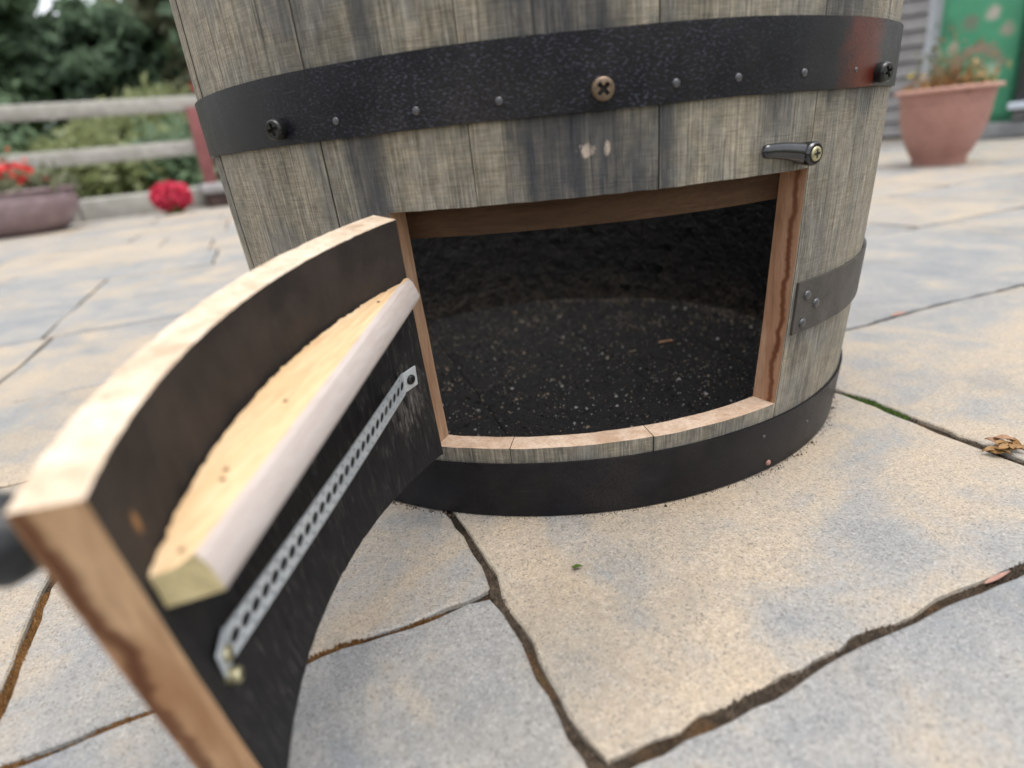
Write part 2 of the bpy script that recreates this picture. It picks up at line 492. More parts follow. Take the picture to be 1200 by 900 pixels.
M['bronze'] = simple('dulled_brass_screw', (0.10, 0.068, 0.045), (0.20, 0.145, 0.10), 150, 0.45, 0.15, 0.6, bd=0.0002)
M['blacksteel'] = simple('black_screw', (0.010, 0.010, 0.010), (0.03, 0.03, 0.03), 100, 0.3, 0.1, 0.3, bd=0.0002)
M['rivet'] = simple('steel_rivet', (0.06, 0.06, 0.065), (0.17, 0.17, 0.18), 120, 0.42, 0.1, 0.7, bd=0.0002)
M['dark'] = simple('screw_recess', (0.008, 0.007, 0.006), (0.02, 0.017, 0.014), 100, 0.8, 0)
M['latch'] = simple('black_chrome', (0.010, 0.011, 0.013), (0.028, 0.030, 0.034), 140, 0.09, 0.05, 0.35, spec=1.0, bd=0.0003)
M['blackknob'] = simple('black_plastic', (0.012, 0.013, 0.015), (0.02, 0.022, 0.025), 60, 0.4, 0.05)
M['slab'] = mat_slab()
M['bed'] = mat_bed()
M['slabedge'] = simple('soil_stained_slab_edge', (0.035, 0.028, 0.022), (0.085, 0.070, 0.055), 60, 0.95, 0.4)
M['terracotta'] = simple('terracotta_plastic', (0.29, 0.14, 0.11), (0.36, 0.185, 0.15), 9, 0.55, 0.08)
M['potrim'] = simple('terracotta_rim', (0.42, 0.22, 0.175), (0.48, 0.27, 0.22), 9, 0.5, 0.08)
M['soil'] = simple('potting_soil', (0.03, 0.02, 0.014), (0.08, 0.05, 0.032), 60, 0.95, 0.6, bd=0.01)
M['siding'] = simple('grey_siding', (0.22, 0.21, 0.21), (0.33, 0.315, 0.31), 14, 0.75, 0.3)
M['sidinggap'] = simple('shed_lining', (0.03, 0.03, 0.03), (0.05, 0.05, 0.05), 14, 0.9, 0)
M['pipe'] = simple('white_pipe_plastic', (0.42, 0.44, 0.48), (0.50, 0.52, 0.56), 8, 0.35, 0.02)
M['rail'] = simple('weathered_rail', (0.26, 0.25, 0.22), (0.40, 0.385, 0.35), 10, 0.85, 0.4)
M['redpost'] = simple('dull_red_paint', (0.16, 0.045, 0.045), (0.24, 0.085, 0.08), 10, 0.7, 0.2)
M['kerb'] = simple('grey_kerb_stone', (0.22, 0.215, 0.19), (0.33, 0.32, 0.285), 9, 0.85, 0.4, bd=0.01)
M['trough'] = simple('dark_brown_wood', (0.045, 0.026, 0.02), (0.085, 0.05, 0.038), 12, 0.75, 0.3)
M['troughtop'] = simple('grey_trough_cap', (0.24, 0.23, 0.23), (0.34, 0.33, 0.33), 12, 0.75, 0.3)
M['mauve'] = simple('mauve_glaze', (0.15, 0.095, 0.10), (0.30, 0.225, 0.235), 8, 0.4, 0.1)
M['green'] = None
M['blackbin'] = simple('black_powder_coat', (0.012, 0.013, 0.013), (0.024, 0.025, 0.025), 20, 0.5, 0.1)
M['paleledge'] = simple('pale_blue_grey_board', (0.42, 0.47, 0.54), (0.52, 0.57, 0.63), 20, 0.5, 0.05)
M['stone'] = simple('grey_stone_plinth', (0.14, 0.145, 0.15), (0.24, 0.245, 0.245), 16, 0.85, 0.5, bd=0.01)
M['grass'] = simple('meadow_grass', (0.075, 0.105, 0.03), (0.14, 0.16, 0.05), 3, 0.9, 0.5, bd=0.05)
M['bark'] = simple('bark', (0.05, 0.04, 0.03), (0.10, 0.085, 0.065), 12, 0.9, 0.6, bd=0.02)
M['leafdark'] = leafmat('dark_green_leaves', (0.10, 0.155, 0.105), (0.17, 0.24, 0.15), 0.6)
M['leafmid'] = leafmat('mid_green_leaves', (0.15, 0.22, 0.14), (0.23, 0.32, 0.19), 0.6)
M['leafyel'] = leafmat('yellow_green_leaves', (0.19, 0.22, 0.10), (0.29, 0.32, 0.155), 0.45)
M['leafolive'] = leafmat('olive_leaves', (0.13, 0.145, 0.085), (0.19, 0.20, 0.12), 0.45)
M['petalred'] = leafmat('red_petals', (0.45, 0.02, 0.02), (0.62, 0.05, 0.04), 0.2)
M['petalpink'] = leafmat('pink_red_petals', (0.50, 0.02, 0.06), (0.68, 0.07, 0.13), 0.2)
M['petalblue'] = leafmat('blue_petals', (0.16, 0.19, 0.42), (0.28, 0.32, 0.55), 0.2)
M['petalyellow'] = leafmat('yellow_petals', (0.65, 0.55, 0.05), (0.75, 0.66, 0.12), 0.2)
M['dryleaf'] = leafmat('dry_leaf', (0.19, 0.09, 0.032), (0.42, 0.27, 0.11), 0.2)
M['drystem'] = simple('dry_stems', (0.20, 0.105, 0.06), (0.33, 0.19, 0.11), 20, 0.85, 0.2)
M['moss'] = leafmat('moss_green', (0.045, 0.085, 0.015), (0.09, 0.15, 0.03))
M['petalpale'] = simple('faded_pink_petal', (0.24, 0.125, 0.095), (0.33, 0.195, 0.155), 60, 0.7, 0.1)

# ------------------------------------------------------------------ the ground and the patio
g = mesh('ground', [(-900, -900, -0.06), (900, -900, -0.06), (900, 900, -0.06), (-900, 900, -0.06)], [(0, 1, 2, 3)], M['grass'])
tag(g, kind='structure')

PA = R(24.5)
pu = Vector((math.cos(PA), math.sin(PA), 0)); pv = Vector((-math.sin(PA), math.cos(PA), 0))
def UV2W(u, v, z=0.0):
    return pu * u + pv * v + Vector((0, 0, z))

patio = empty('patio'); tag(patio, kind='structure')
# joint bed: one gently lumpy sheet under the slabs
def joint_bed():
    vs, fs = [], []
    us = [-5.5, -4, -3, -2, -1.4] + [-1.2 + 0.02 * i for i in range(121)] + [1.4, 2, 3, 4, 5.5]
    vv = [-1.6, -1.2] + [-0.9 + 0.02 * i for i in range(91)] + [1.1, 1.5, 2, 3, 4, 5, 6.2]
    for v in vv:
        for u in us:
            z = -0.0046 + 0.0036 * noise.noise((u * 17, v * 17, 3.1)) + 0.002 * noise.noise((u * 70, v * 70, 1.1))
            vs.append(UV2W(u, v, z))
    n = len(us)
    for j in range(len(vv) - 1):
        for i in range(n - 1):
            fs.append((j * n + i, j * n + i + 1, (j + 1) * n + i + 1, (j + 1) * n + i))
    return mesh('joint_soil', vs, fs, M['bed'], patio, smooth=60)
jb = joint_bed()

def wob(u, v, axis):
    """shared wander of the joints, so neighbours follow each other"""
    s = 0.0055 * noise.noise((u * 6 + 11 * axis, v * 6, 2.2 + axis)) + 0.0035 * noise.noise((u * 22, v * 22 + 7 * axis, 5.5 + axis))
    return s
def slab(u0, u1, v0, v1, near=False, tilt=0.0):
    gap = 0.0025 if near else 0.0024
    step = 0.012 if near else 0.08
    ring = []
    def line(a, b):
        n = max(2, int((Vector(b) - Vector(a)).length / step))
        for i in range(n):
            f = i / n
            ring.append((a[0] + (b[0] - a[0]) * f, a[1] + (b[1] - a[1]) * f))
    c = 0.006
    line((u0 + c, v0), (u1 - c, v0)); line((u1, v0 + c), (u1, v1 - c)); line((u1 - c, v1), (u0 + c, v1)); line((u0, v1 - c), (u0, v0 + c))
    cu, cv = (u0 + u1) / 2, (v0 + v1) / 2
    hu, hv = (u1 - u0) / 2, (v1 - v0) / 2
    tz = random.uniform(-0.0012, 0.0012)
    tx, ty = random.uniform(-1, 1) * 0.003, random.uniform(-1, 1) * 0.003
    vs, fs = [], []
    seed = random.random() * 50
    n = len(ring)
    def put(d, z, jit):
        for (u, v) in ring:
            wu, wv = wob(u, v, 0), wob(u, v, 1)
            j = jit * (noise.noise((u * 60, v * 60, seed)) + 0.6 * noise.noise((u * 160, v * 160, seed)))
            uu = u + wu; vv_ = v + wv
            su = (uu - cu) / hu; sv = (vv_ - cv) / hv
            k = gap + d + j
            # move inwards along whichever side this is
            if abs(su) > abs(sv): uu -= math.copysign(k, su)
            else: vv_ -= math.copysign(k, sv)
            zz = z + tz + tx * (uu - cu) + ty * (vv_ - cv)
            vs.append(UV2W(uu - cu, vv_ - cv, zz))
    put(0.0, -0.025, 0.0)
    put(0.0, -0.0034, 0.0026)
    put(0.0005, -0.0010, 0.0028)
    put(0.0017, 0.0, 0.0026)
    for r in range(3):
        for i in range(n):
            i2 = (i + 1) % n
            fs.append((r * n + i, r * n + i2, (r + 1) * n + i2, (r + 1) * n + i))
    fs.append(tuple(3 * n + i for i in range(n)))
    c = UV2W(cu, cv, 0)
    o = mesh('paving_slab', vs, fs, [M['slab'], M['slabedge']], patio, [1] * n + [0] * (2 * n + 1), smooth=18, loc=c)
    return o

# slabs read off the photograph (u0,u1,v0,v1)
near = [
    (-0.190, 0.205, -0.424, -0.054),
    (0.205, 0.690, -0.424, -0.054),
    (-0.456, -0.190, -0.300, 0.06),
    (-0.80, -0.456, -0.300, 0.06),
    (-0.62, -0.190, -0.68, -0.300),
    (-1.0, -0.62, -0.68, -0.300),
    (-0.190, 0.42, -0.81, -0.424),
    (0.42, 0.95, -0.81, -0.424),
    (-0.19, 0.33, -0.054, 0.355),
    (0.33, 0.98, -0.054, 0.355),
    (-0.64, -0.19, 0.06, 0.355),
    (-1.05, -0.64, 0.06, 0.355),
    (0.69, 1.15, -0.424, -0.054),
]
for s in near: slab(*s, near=True)
rnd = random.Random(3)
def row(v0, v1, ua, ub, fixed=()):
    us = [ua] + sorted(fixed)
    cur = us[-1]
    out = [ua]
    for f in sorted(fixed) + [ub]:
        while f - out[-1] > 0.85:
            w = rnd.choice((0.40, 0.56, 0.60, 0.78, 0.80))
            if f - out[-1] - w < 0.22: break
            out.append(out[-1] + w)
        out.append(f)
    for a, b in zip(out[:-1], out[1:]):
        c = UV2W((a + b) / 2, (v0 + v1) / 2)
        d = c - Vector((0, -0.66, 0))
        if abs(c.x) > 3.9: continue
        if d.y < -0.2: continue
        if b - a > 0.5 and v1 - v0 > 0.34 and rnd.random() < 0.05:
            vm = v0 + (v1 - v0) * 0.5
            slab(a, b, v0, vm); slab(a, b, vm, v1)
        else:
            slab(a, b, v0, v1)
row(-0.81, -0.424, 0.95, 2.6)
row(-0.68, -0.300, -2.2, -1.0)
row(-0.424, -0.054, 1.15, 3.2)
row(-0.300, 0.06, -2.6, -0.80)
row(-0.054, 0.355, 0.98, 3.4)
row(0.06, 0.355, -3.0, -1.05)
row(0.355, 0.760, -3.2, 3.6, (-0.20, 0.62, 1.02))
row(0.760, 1.120, -3.2, 3.8, (-0.68, 0.4, 1.68))
row(1.120, 1.480, -3.2, 3.8, (-0.69, 0.1))
row(1.480, 1.880, -3.2, 4.0, (-1.0, -0.41))
row(1.880, 2.260, -3.0, 4.0, (-1.3, -0.44))
row(2.260, 2.660, -3.0, 4.2)
row(2.660, 3.040, -2.8, 4.4)
row(3.040, 3.460, -2.6, 4.4)
row(3.460, 3.860, -2.4, 3.4)
row(3.860, 4.240, -2.2, 2.8)
row(4.240, 4.640, -2.0, 2.4)
row(4.640, 5.060, -1.8, 2.0)
row(5.060, 5.460, -1.2, 1.6)

# ------------------------------------------------------------------ the barrel
barrel = empty('whisky_barrel')
tag(barrel, 'weathered oak barrel with black hoops and a curved door swung open near its base', 'barrel')
TH = 0.0190
OA0, OA1, OZ0, OZ1 = -108.8, -55.9, 0.0565, 0.2190      # opening
seams = [-144.3, -116.6, -97.6, -77.1, -56.0 + 0.4, -45.3]
a = seams[-1]
rs = random.Random(5)
while a < 216 - 26:
    a += rs.uniform(13, 21)
    seams.append(a)
seams.append(360 - 144.3)

def breaks(a, b, step, extra=()):
    pts = sorted({a, b} | {e for e in extra if a < e < b})
    out = []
    for p, q in zip(pts[:-1], pts[1:]):
        n = max(1, int(math.ceil((q - p) / step)))
        out += [p + (q - p) * i / n for i in range(n)]
    return out + [pts[-1]]

def shell(name, parent, A, Z, skip, ro, ri, mats, role, jit=None, uvk=0.27):
    """curved block on an angle x height grid; cells with skip() are left open.
    mats index: 0 outer 1 inner, edges from role(kind, at)"""
    na, nz = len(A), len(Z)
    vs, uvs, idx = [], [], {}
    def vid(i, j, inn):
        k = (i, j, inn)
        if k not in idx:
            a, z = A[i], Z[j]
            if jit: a, z = jit(a, z)
            r = ri(a, z) if inn else ro(a, z, i, na)
            idx[k] = len(vs)
            vs.append((r * math.cos(R(a)), r * math.sin(R(a)), z))
            uvs.append((R(a) * uvk, z))
        return idx[k]
    live = {(i, j) for i in range(na - 1) for j in range(nz - 1) if not skip((A[i] + A[i + 1]) / 2, (Z[j] + Z[j + 1]) / 2)}
    fs, mi = [], []
    for (i, j) in sorted(live):
        fs.append((vid(i, j, 0), vid(i + 1, j, 0), vid(i + 1, j + 1, 0), vid(i, j + 1, 0))); mi.append(0)
        fs.append((vid(i, j, 1), vid(i, j + 1, 1), vid(i + 1, j + 1, 1), vid(i + 1, j, 1))); mi.append(1)
        for (di, dj, e, kind) in ((-1, 0, ((i, j + 1), (i, j)), 'a0'), (1, 0, ((i + 1, j), (i + 1, j + 1)), 'a1'), (0, -1, ((i, j), (i + 1, j)), 'z0'), (0, 1, ((i + 1, j + 1), (i, j + 1)), 'z1')):
            if (i + di, j + dj) in live: continue
            p, q = e
            fs.append((vid(p[0], p[1], 1), vid(q[0], q[1], 1), vid(q[0], q[1], 0), vid(p[0], p[1], 0)))
            mi.append(role(kind, A[p[0]], Z[p[1]], not (0 <= i + di < na - 1 and 0 <= j + dj < nz - 1)))
    return mesh(name, vs, fs, mats, parent, mi, uvs, smooth=35)

def in_open(a, z):
    return OA0 < a < OA1 and OZ0 < z < OZ1
def jit_open(a, z):
    near_edge = OA0 - 0.5 < a < OA1 + 0.5 and OZ0 - 0.003 < z < OZ1 + 0.003
    if near_edge:
        z += 0.0006 * noise.noise((a * 0.7, z * 90, 4.0))
        a += 0.10 * noise.noise((a * 3, z * 120, 8.0))
    return a, z
barrel_parts = []
for s0, s1 in zip(seams[:-1], seams[1:]):
    g0 = 0.035 + rs.uniform(0, 0.03)
    gl = 0.5 if abs(s0 + 144.3) < 0.1 else g0
    gr = 0.5 if abs(s1 - 215.7) < 0.1 else g0
    lift = rs.uniform(-0.0006, 0.0006)
    A = breaks(s0 + gl, s1 - gr, 2.2, (s0 + gl + 0.25, s1 - gr - 0.25, OA0, OA1))
    Z = breaks(0.0, 0.9, 0.03, (OZ0, OZ1))
    def ro(a, z, i, na, s0=s0, s1=s1, lift=lift, gl=gl, gr=gr):
        r = rad(z) + lift
        d = min(a - (s0 + gl), (s1 - gr) - a)
        if d < 0.2: r -= 0.0003
        return r
    def ri(a, z): return rad(z) - TH
    def role(kind, a, z, edge):
        if edge: return 5
        # inside the opening: right jamb, left jamb, sill
        if kind == 'z1': return 3
        if kind == 'a0': return 4
        if kind == 'a1': return 2
        return 2
    shell('stave', barrel, A, Z, in_open, ro, ri, [M['oak'], M['char'], M['cut'], M['sill'], M['jamb'], M['seam']], role, jit_open)

# char layer: broken, alligatored inner wall
def char_layer():
    A = [-50 + 1.0 * i for i in range(297)]
    Z = [0.028 + 0.007 * j for j in range(44)]
    vs, fs = [], []
    for z in Z:
        for a in A:
            p = Vector((math.cos(R(a)) * 8, math.sin(R(a)) * 8, z * 30))
            c = noise.voronoi(Vector((p.x * 1.5, p.y * 1.5, p.z * 3.2)))[0]
            h = 0.0026 * min(1.0, (c[1] - c[0]) * 2.2) + 0.0022 * noise.noise(p * 3.0)
            r = rad(z) - TH - 0.0012 - max(0, h)
            vs.append((r * math.cos(R(a)), r * math.sin(R(a)), z))
    n = len(A)
    for j in range(len(Z) - 1):
        for i in range(n - 1):
            fs.append((j * n + i, (j + 1) * n + i, (j + 1) * n + i + 1, j * n + i + 1))
    return mesh('char_layer', vs, fs, M['char'], barrel, smooth=30)
char_layer()

# bottom and top heads made of boards
def head(zt, th, r, name, mat, offs):
    d = Vector((0.335, -0.942, 0)).normalized(); nrm = Vector((0.942, 0.335, 0)).normalized()
    for o0, o1 in zip(offs[:-1], offs[1:]):
        o0 += 0.0004; o1 -= 0.0004
        us = [o0, o0 + 0.0015] + [o0 + 0.0015 + (o1 - o0 - 0.003) * i / 10 for i in range(1, 10)] + [o1 - 0.0015, o1]
        top, bot = [], []
        vs, fs = [], []
        K = 24
        for i, u in enumerate(us):
            L = math.sqrt(max(1e-6, r * r - u * u))
            for k in range(K + 1):
                s = -L + 2 * L * k / K
                p = nrm * u + d * s
                z = zt + 0.0012 * noise.noise((p.x * 40, p.y * 40, 2)) + 0.0006 * noise.noise((p.x * 140, p.y * 140, 6))
                if i in (0, len(us) - 1): z -= 0.0009
                vs.append((p.x, p.y, z))
        n = K + 1
        base = len(vs)
        for u in (o0, o1):
            L = math.sqrt(max(1e-6, r * r - u * u))
            for k in range(K + 1):
                s = -L + 2 * L * k / K
                p = nrm * u + d * s
                vs.append((p.x, p.y, zt - th))
        for i in range(len(us) - 1):
            for k in range(K):
                fs.append((i * n + k, (i + 1) * n + k, (i + 1) * n + k + 1, i * n + k + 1))
        li = len(us) - 1
        for k in range(K):
            fs.append((k, k + 1, base + k + 1, base + k))
            fs.append((li * n + k + 1, li * n + k, base + n + k, base + n + k + 1))
        mesh(name, vs, fs, mat, barrel, smooth=40)
head(0.030, 0.018, 0.2515, 'bottom_board', M['charfloor'], [-0.250, -0.107, 0.047, 0.150, 0.250])

# hoops
def hoop(z0, z1, a0, a1, mat, full=True, t=0.0016, name='hoop', parent=None, ends=False):
    A = breaks(a0, a1, 2.0)
    Z = breaks(z0, z1, (z1 - z0) / 4)
    def off(a): return 0.0009 + 0.0004 * noise.noise((math.cos(R(a)) * 3, math.sin(R(a)) * 3, z0 * 50))
    def ro(a, z, i, na): return rad(z) + off(a) + t
    def ri(a, z): return rad(z) + off(a) - 0.0004
    def jit(a, z):
        return a, z + 0.0006 * noise.noise((math.cos(R(a)) * 4, math.sin(R(a)) * 4, z0 * 30))
    return shell(name, parent or barrel, A, Z, lambda a, z: False, ro, ri, [mat, M['seam']], lambda *k: 0, jit)
hoop_bilge = hoop(0.2629, 0.3012, -144, 216, M['hoop']); tag(hoop_bilge, 'black speckled hoop above the door with rusty right end')
hoop_quarter = hoop(0.1085, 0.1455, -55.0, 360 - 109.5, M['hoop3']); tag(hoop_quarter, 'grey steel hoop cut off at the door opening')
hoop_base = hoop(0.0008, 0.0451, -144, 216, M['hoop2']); tag(hoop_base, 'plain black hoop at the foot of the barrel')
hoop(0.560, 0.598, -144, 216, M['hoop'])
hoop(0.745, 0.785, -144, 216, M['hoop2'])
hoop(0.855, 0.899, -144, 216, M['hoop2'])

def surf(a, z, off=0.0, tilt=True):
    """matrix with local z along the outward normal of the barrel at angle a, height z; local y up"""
    r = rad(z) + off
    nz = -(rad(z + 0.001) - rad(z - 0.001)) / 0.002
    n = Vector((math.cos(R(a)), math.sin(R(a)), nz)).normalized()
    x = Vector((-math.sin(R(a)), math.cos(R(a)), 0))
    y = n.cross(x).normalized()
    mm = Matrix.Identity(4)
    p = Vector((r * math.cos(R(a)), r * math.sin(R(a)), z))
    for i in range(3):
        mm[i][0], mm[i][1], mm[i][2], mm[i][3] = x[i], y[i], n[i], p[i]
    return mm

def screw_bm(r, h, cross=0.62, arm=0.17, depth=0.55, rot=0.4, shank=0.0):
    """pan head with a real cross recess; mat 0 head, 1 recess"""
    bm = bmesh.new()
    N = 28
    w = r * arm; L = r * cross
    cr = [(w, w), (w, L), (-w, L), (-w, w), (-L, w), (-L, -w), (-w, -w), (-w, -L), (w, -L), (w, -w), (L, -w), (L, w)]
    cr = [(x * math.cos(rot) - y * math.sin(rot), x * math.sin(rot) + y * math.cos(rot)) for x, y in cr]
    prof = [(r * 0.92, -shank), (r, 0.0), (r, h * 0.45), (r * 0.93, h * 0.82), (r * 0.80, h)]
    rings = [[bm.verts.new((q * math.cos(2 * math.pi * k / N), q * math.sin(2 * math.pi * k / N), z)) for k in range(N)] for q, z in prof]
    for A_, B_ in zip(rings[:-1], rings[1:]):
        for k in range(N): bm.faces.new((A_[k], A_[(k + 1) % N], B_[(k + 1) % N], B_[k]))
    ct = [bm.verts.new((x, y, h)) for x, y in cr]
    cb = [bm.verts.new((x * 0.8, y * 0.8, h * (1 - depth))) for x, y in cr]
    edges = []
    top = rings[-1]
    for k in range(N): edges.append(bm.edges.get((top[k], top[(k + 1) % N])) or bm.edges.new((top[k], top[(k + 1) % N])))
    for k in range(12): edges.append(bm.edges.new((ct[k], ct[(k + 1) % 12])))
    bmesh.ops.triangle_fill(bm, use_beauty=True, use_dissolve=False, edges=edges)
    for k in range(12):
        f = bm.faces.new((ct[k], ct[(k + 1) % 12], cb[(k + 1) % 12], cb[k])); f.material_index = 1
    f = bm.faces.new(cb); f.material_index = 1
    return bm

def put(bm, name, mats, parent, mtx, smooth=35):
    o = bm_obj(name, bm, mats, parent, smooth)
    o.matrix_local = mtx
    return o

HO = 0.0024
put(screw_bm(0.0062, 0.0030, rot=0.75), 'screw', [M['bronze'], M['dark']], hoop_bilge, surf(-83.3, 0.2729, HO))
put(screw_bm(0.0062, 0.0042, rot=0.2, shank=0.004), 'screw', [M['blacksteel'], M['dark']], hoop_bilge, surf(-121.9, 0.2722, HO + 0.0035) @ Matrix.Rotation(0.22, 4, 'Y'))
put(screw_bm(0.0062, 0.0042, rot=0.5, shank=0.004), 'screw', [M['blacksteel'], M['dark']], hoop_bilge, surf(-42.4, 0.2702, HO + 0.0035) @ Matrix.Rotation(-0.25, 4, 'Y'))
def rivet_bm(r, h):
    return lathe([(r, -0.0006), (r, h * 0.35), (r * 0.85, h * 0.75), (r * 0.5, h * 0.97), (0, h)], 16)
rb = rivet_bm(0.0026, 0.0013)
rivet_me = bpy.data.meshes.new('rivet'); bmesh.ops.recalc_face_normals(rb, faces=rb.faces); rb.to_mesh(rivet_me); rb.free()
rivet_me.materials.append(M['rivet'])
for p_ in rivet_me.polygons: p_.use_smooth = True
def rivet(parent, mtx, s=1.0):
    o = bpy.data.objects.new('rivet', rivet_me)
    link(o, parent)
    o.matrix_local = mtx @ Matrix.Scale(s, 4)
    return o
for a in (-113.05, -102.9, -93.9, -75.5, -68.2, -58.9, -48.7, -124.6):
    rivet(hoop_bilge, surf(a, 0.2724, HO), 0.85 if a not in (-124.6, -48.7) else 0.6)
for a, z in ((-52.84, 0.1352), (-50.3, 0.1270), (-53.02, 0.1155)):
    rivet(hoop_quarter, surf(a, z, HO), 1.25)
for a, z, s in ((-57.9, 0.0329, 0.55), (-45.7, 0.0244, 0.6)):
    rivet(hoop_base, surf(a, z, HO), s)
put(lathe([(0.0022, -0.0005), (0.0024, 0.0010), (0.0012, 0.0022), (0, 0.0024)], 9), 'clay_speck', M['petalpale'], hoop_base, surf(-55.9, 0.0068, HO))

# wooden stop strip behind the head of the opening
def stop():
    A = breaks(-113, -51, 2.0)
    Z = breaks(0.2005, 0.243, 0.011)
    return shell('door_stop', barrel, A, Z, lambda a, z: False, lambda a, z, i, n: rad(z) - TH - 0.0006, lambda a, z: rad(z) - TH - 0.014 , [M['stop'], M['stop']], lambda *k: 0)
stop()

# turn-button latch: tapered lever on a round boss with a brass cross-head screw
def latch():
    mt = surf(-58.1, 0.2288, 0.0)
    bm = bmesh.new()
    # boss
    lathe([(0.0060, -0.001), (0.0064, 0.004), (0.0069, 0.0095), (0.0067, 0.0122), (0.0058, 0.0131), (0.0, 0.0131)], 32, bm)
    # lever: a flattened tapering finger leaving the boss
    n, sec = 18, 16
    rings = []
    for i in range(n + 1):
        f = i / n
        x = -0.002 - 0.0345 * f
        w = 0.0060 * (1 - f) + 0.0038 * f
        hgt = 0.0048 * (1 - f) + 0.0029 * f
        if f > 0.9:
            e = math.sqrt(max(0.0, 1 - ((f - 0.9) / 0.1) ** 2)); w *= max(e, 0.05); hgt *= max(e, 0.05)
        zc = 0.0072 - 0.0022 * f
        yc = 0.0015 * math.sin(f * 2.4) + 0.0030 * f
        rings.append([bm.verts.new((x, yc + w * math.cos(2 * math.pi * k / sec), zc + hgt * math.sin(2 * math.pi * k / sec))) for k in range(sec)])
    for a_, b_ in zip(rings[:-1], rings[1:]):
        for k in range(sec): bm.faces.new((a_[k], a_[(k + 1) % sec], b_[(k + 1) % sec], b_[k]))
    bm.faces.new(rings[-1]); bm.faces.new(list(reversed(rings[0])))
    o = put(bm, 'latch', M['latch'], barrel, mt, 45)
    tag(o, 'black turn-button latch with a brass cross-head screw')
    put(screw_bm(0.0042, 0.0012, rot=0.1), 'screw', [M['brass'], M['dark']], o, Matrix.Translation((0, 0, 0.0128)))
latch()

# ------------------------------------------------------------------ the door (same curved staves, swung out on the left jamb)
DA0, DA1 = -109.3, -57.9
DT = 0.0183
dz0, dz1 = 0.0575, 0.2180
DM = Matrix(((-0.2695, 0.9615, 0.0540), (-0.9501, -0.2563, -0.1780), (-0.1573, -0.0992, 0.9826))).to_4x4()
Hp = Vector((-0.0914, -0.2611, 0.0575)); Tp = Vector((-0.0971, -0.2658, 0.0602))
DW = Matrix.Translation(Tp) @ DM @ Matrix.Translation(-Hp)
def make_door():
    A = breaks(DA0, DA1, 1.0, (-97.6, -97.3, -77.1, -76.8))
    Z = breaks(dz0, dz1, 0.006)
    def ro(a, z, i, n):
        r = rad(z)
        if abs(a + 97.45) < 0.2 or abs(a + 76.95) < 0.2: r -= 0.001
        return r
    def ri(a, z):
        h = 0.0011 * noise.noise((a * 1.1, z * 28, 1)) + 0.0006 * noise.noise((a * 4.0, z * 70, 3))
        e = min((a - DA0) / 3, (DA1 - a) / 3, (z - dz0) / 0.012, (dz1 - z) / 0.012, 1.0)
        h *= max(0.12, e)
        return rad(z) - DT + h
    def role(kind, a, z, edge):
        return {'z1': 2, 'z0': 2, 'a0': 3, 'a1': 3}[kind]
    def jit(a, z):
        if z < dz0 + 1e-6: z += 0.0010 * noise.noise((a * 0.9, 0, 4)) + 0.0005 * noise.noise((a * 3, 1, 4))
        if z > dz1 - 1e-6: z += 0.0005 * noise.noise((a * 1.5, 0, 9))
        return a, z
    o = shell('door', barrel, A, Z, lambda a, z: False, ro, ri, [M['oak'], M['doorchar'], M['doortop'], M['doorend']], role, jit)
    o.matrix_local = DW
    tag(o, 'curved door of barrel staves swung open, charred black on its inside')
    return o
door = make_door()
# hoop strip carried across the outside of the door
hs_ = hoop(0.1085, 0.1455, -108.6, -58.6, M['hoop3'], name='hoop_strip', parent=door)

def arc_y(x, r): return -math.sqrt(r * r - x * x)
def batten():
    bm = bmesh.new()
    n = 90
    rows = []
    x0b, x1b = -0.0870, 0.1385       # back edge along the door
    x0f, x1f = -0.0890, 0.1285       # front edge
    for i in range(n + 1):
        f = i / n
        xb = x0b + (x1b - x0b) * f
        xf = x0f + (x1f - x0f) * f
        rr = rad(0.183) - DT
        tear = 0.0012 * noise.noise((f * 22, 0, 5)) + 0.0013 * noise.noise((f * 70, 1, 5))
        yb = arc_y(xb, rr) + 0.0006 + tear + 0.0028 * math.sin(math.pi * f)
        yf = -0.2515 + (-0.2191 + 0.2515) * f
        yb2 = arc_y(xb, rad(0.169) - DT) + 0.0008
        bv = 0.0016
        up = 0.0002 * noise.noise((f * 30, 2, 5))
        rows.append([bm.verts.new(p) for p in (
            (xb, yb, 0.1826 + up), (xb + (xf - xb) * 0.5, (yb + yf) / 2, 0.1832), (xf - 0.001, yf - 0.0044, 0.1834 + up), (xf, yf - 0.0012, 0.1826), (xf, yf + 0.0008, 0.1803),
            (xf + 0.0006, yf + 0.0042, 0.1735), (xf + 0.0004, yf + 0.0040, 0.1712), (xf, yf + 0.0022, 0.1698), (xb, yb2, 0.1698))])
    m = len(rows[0])
    matof = [0, 0, 1, 1, 1, 1, 1, 0, 0]
    for a_, b_ in zip(rows[:-1], rows[1:]):
        for k in range(m):
            k2 = (k + 1) % m
            fc = bm.faces.new((a_[k], a_[k2], b_[k2], b_[k])); fc.material_index = matof[k]
    f0 = bm.faces.new(list(reversed(rows[0]))); f0.material_index = 2
    f1 = bm.faces.new(rows[-1]); f1.material_index = 2
    o = bm_obj('batten', bm, [M['pine'], M['pineface'], M['pineend']], door, 30)
    tag(o, 'pale pine batten across the inside of the door')
    return o
bat = batten()
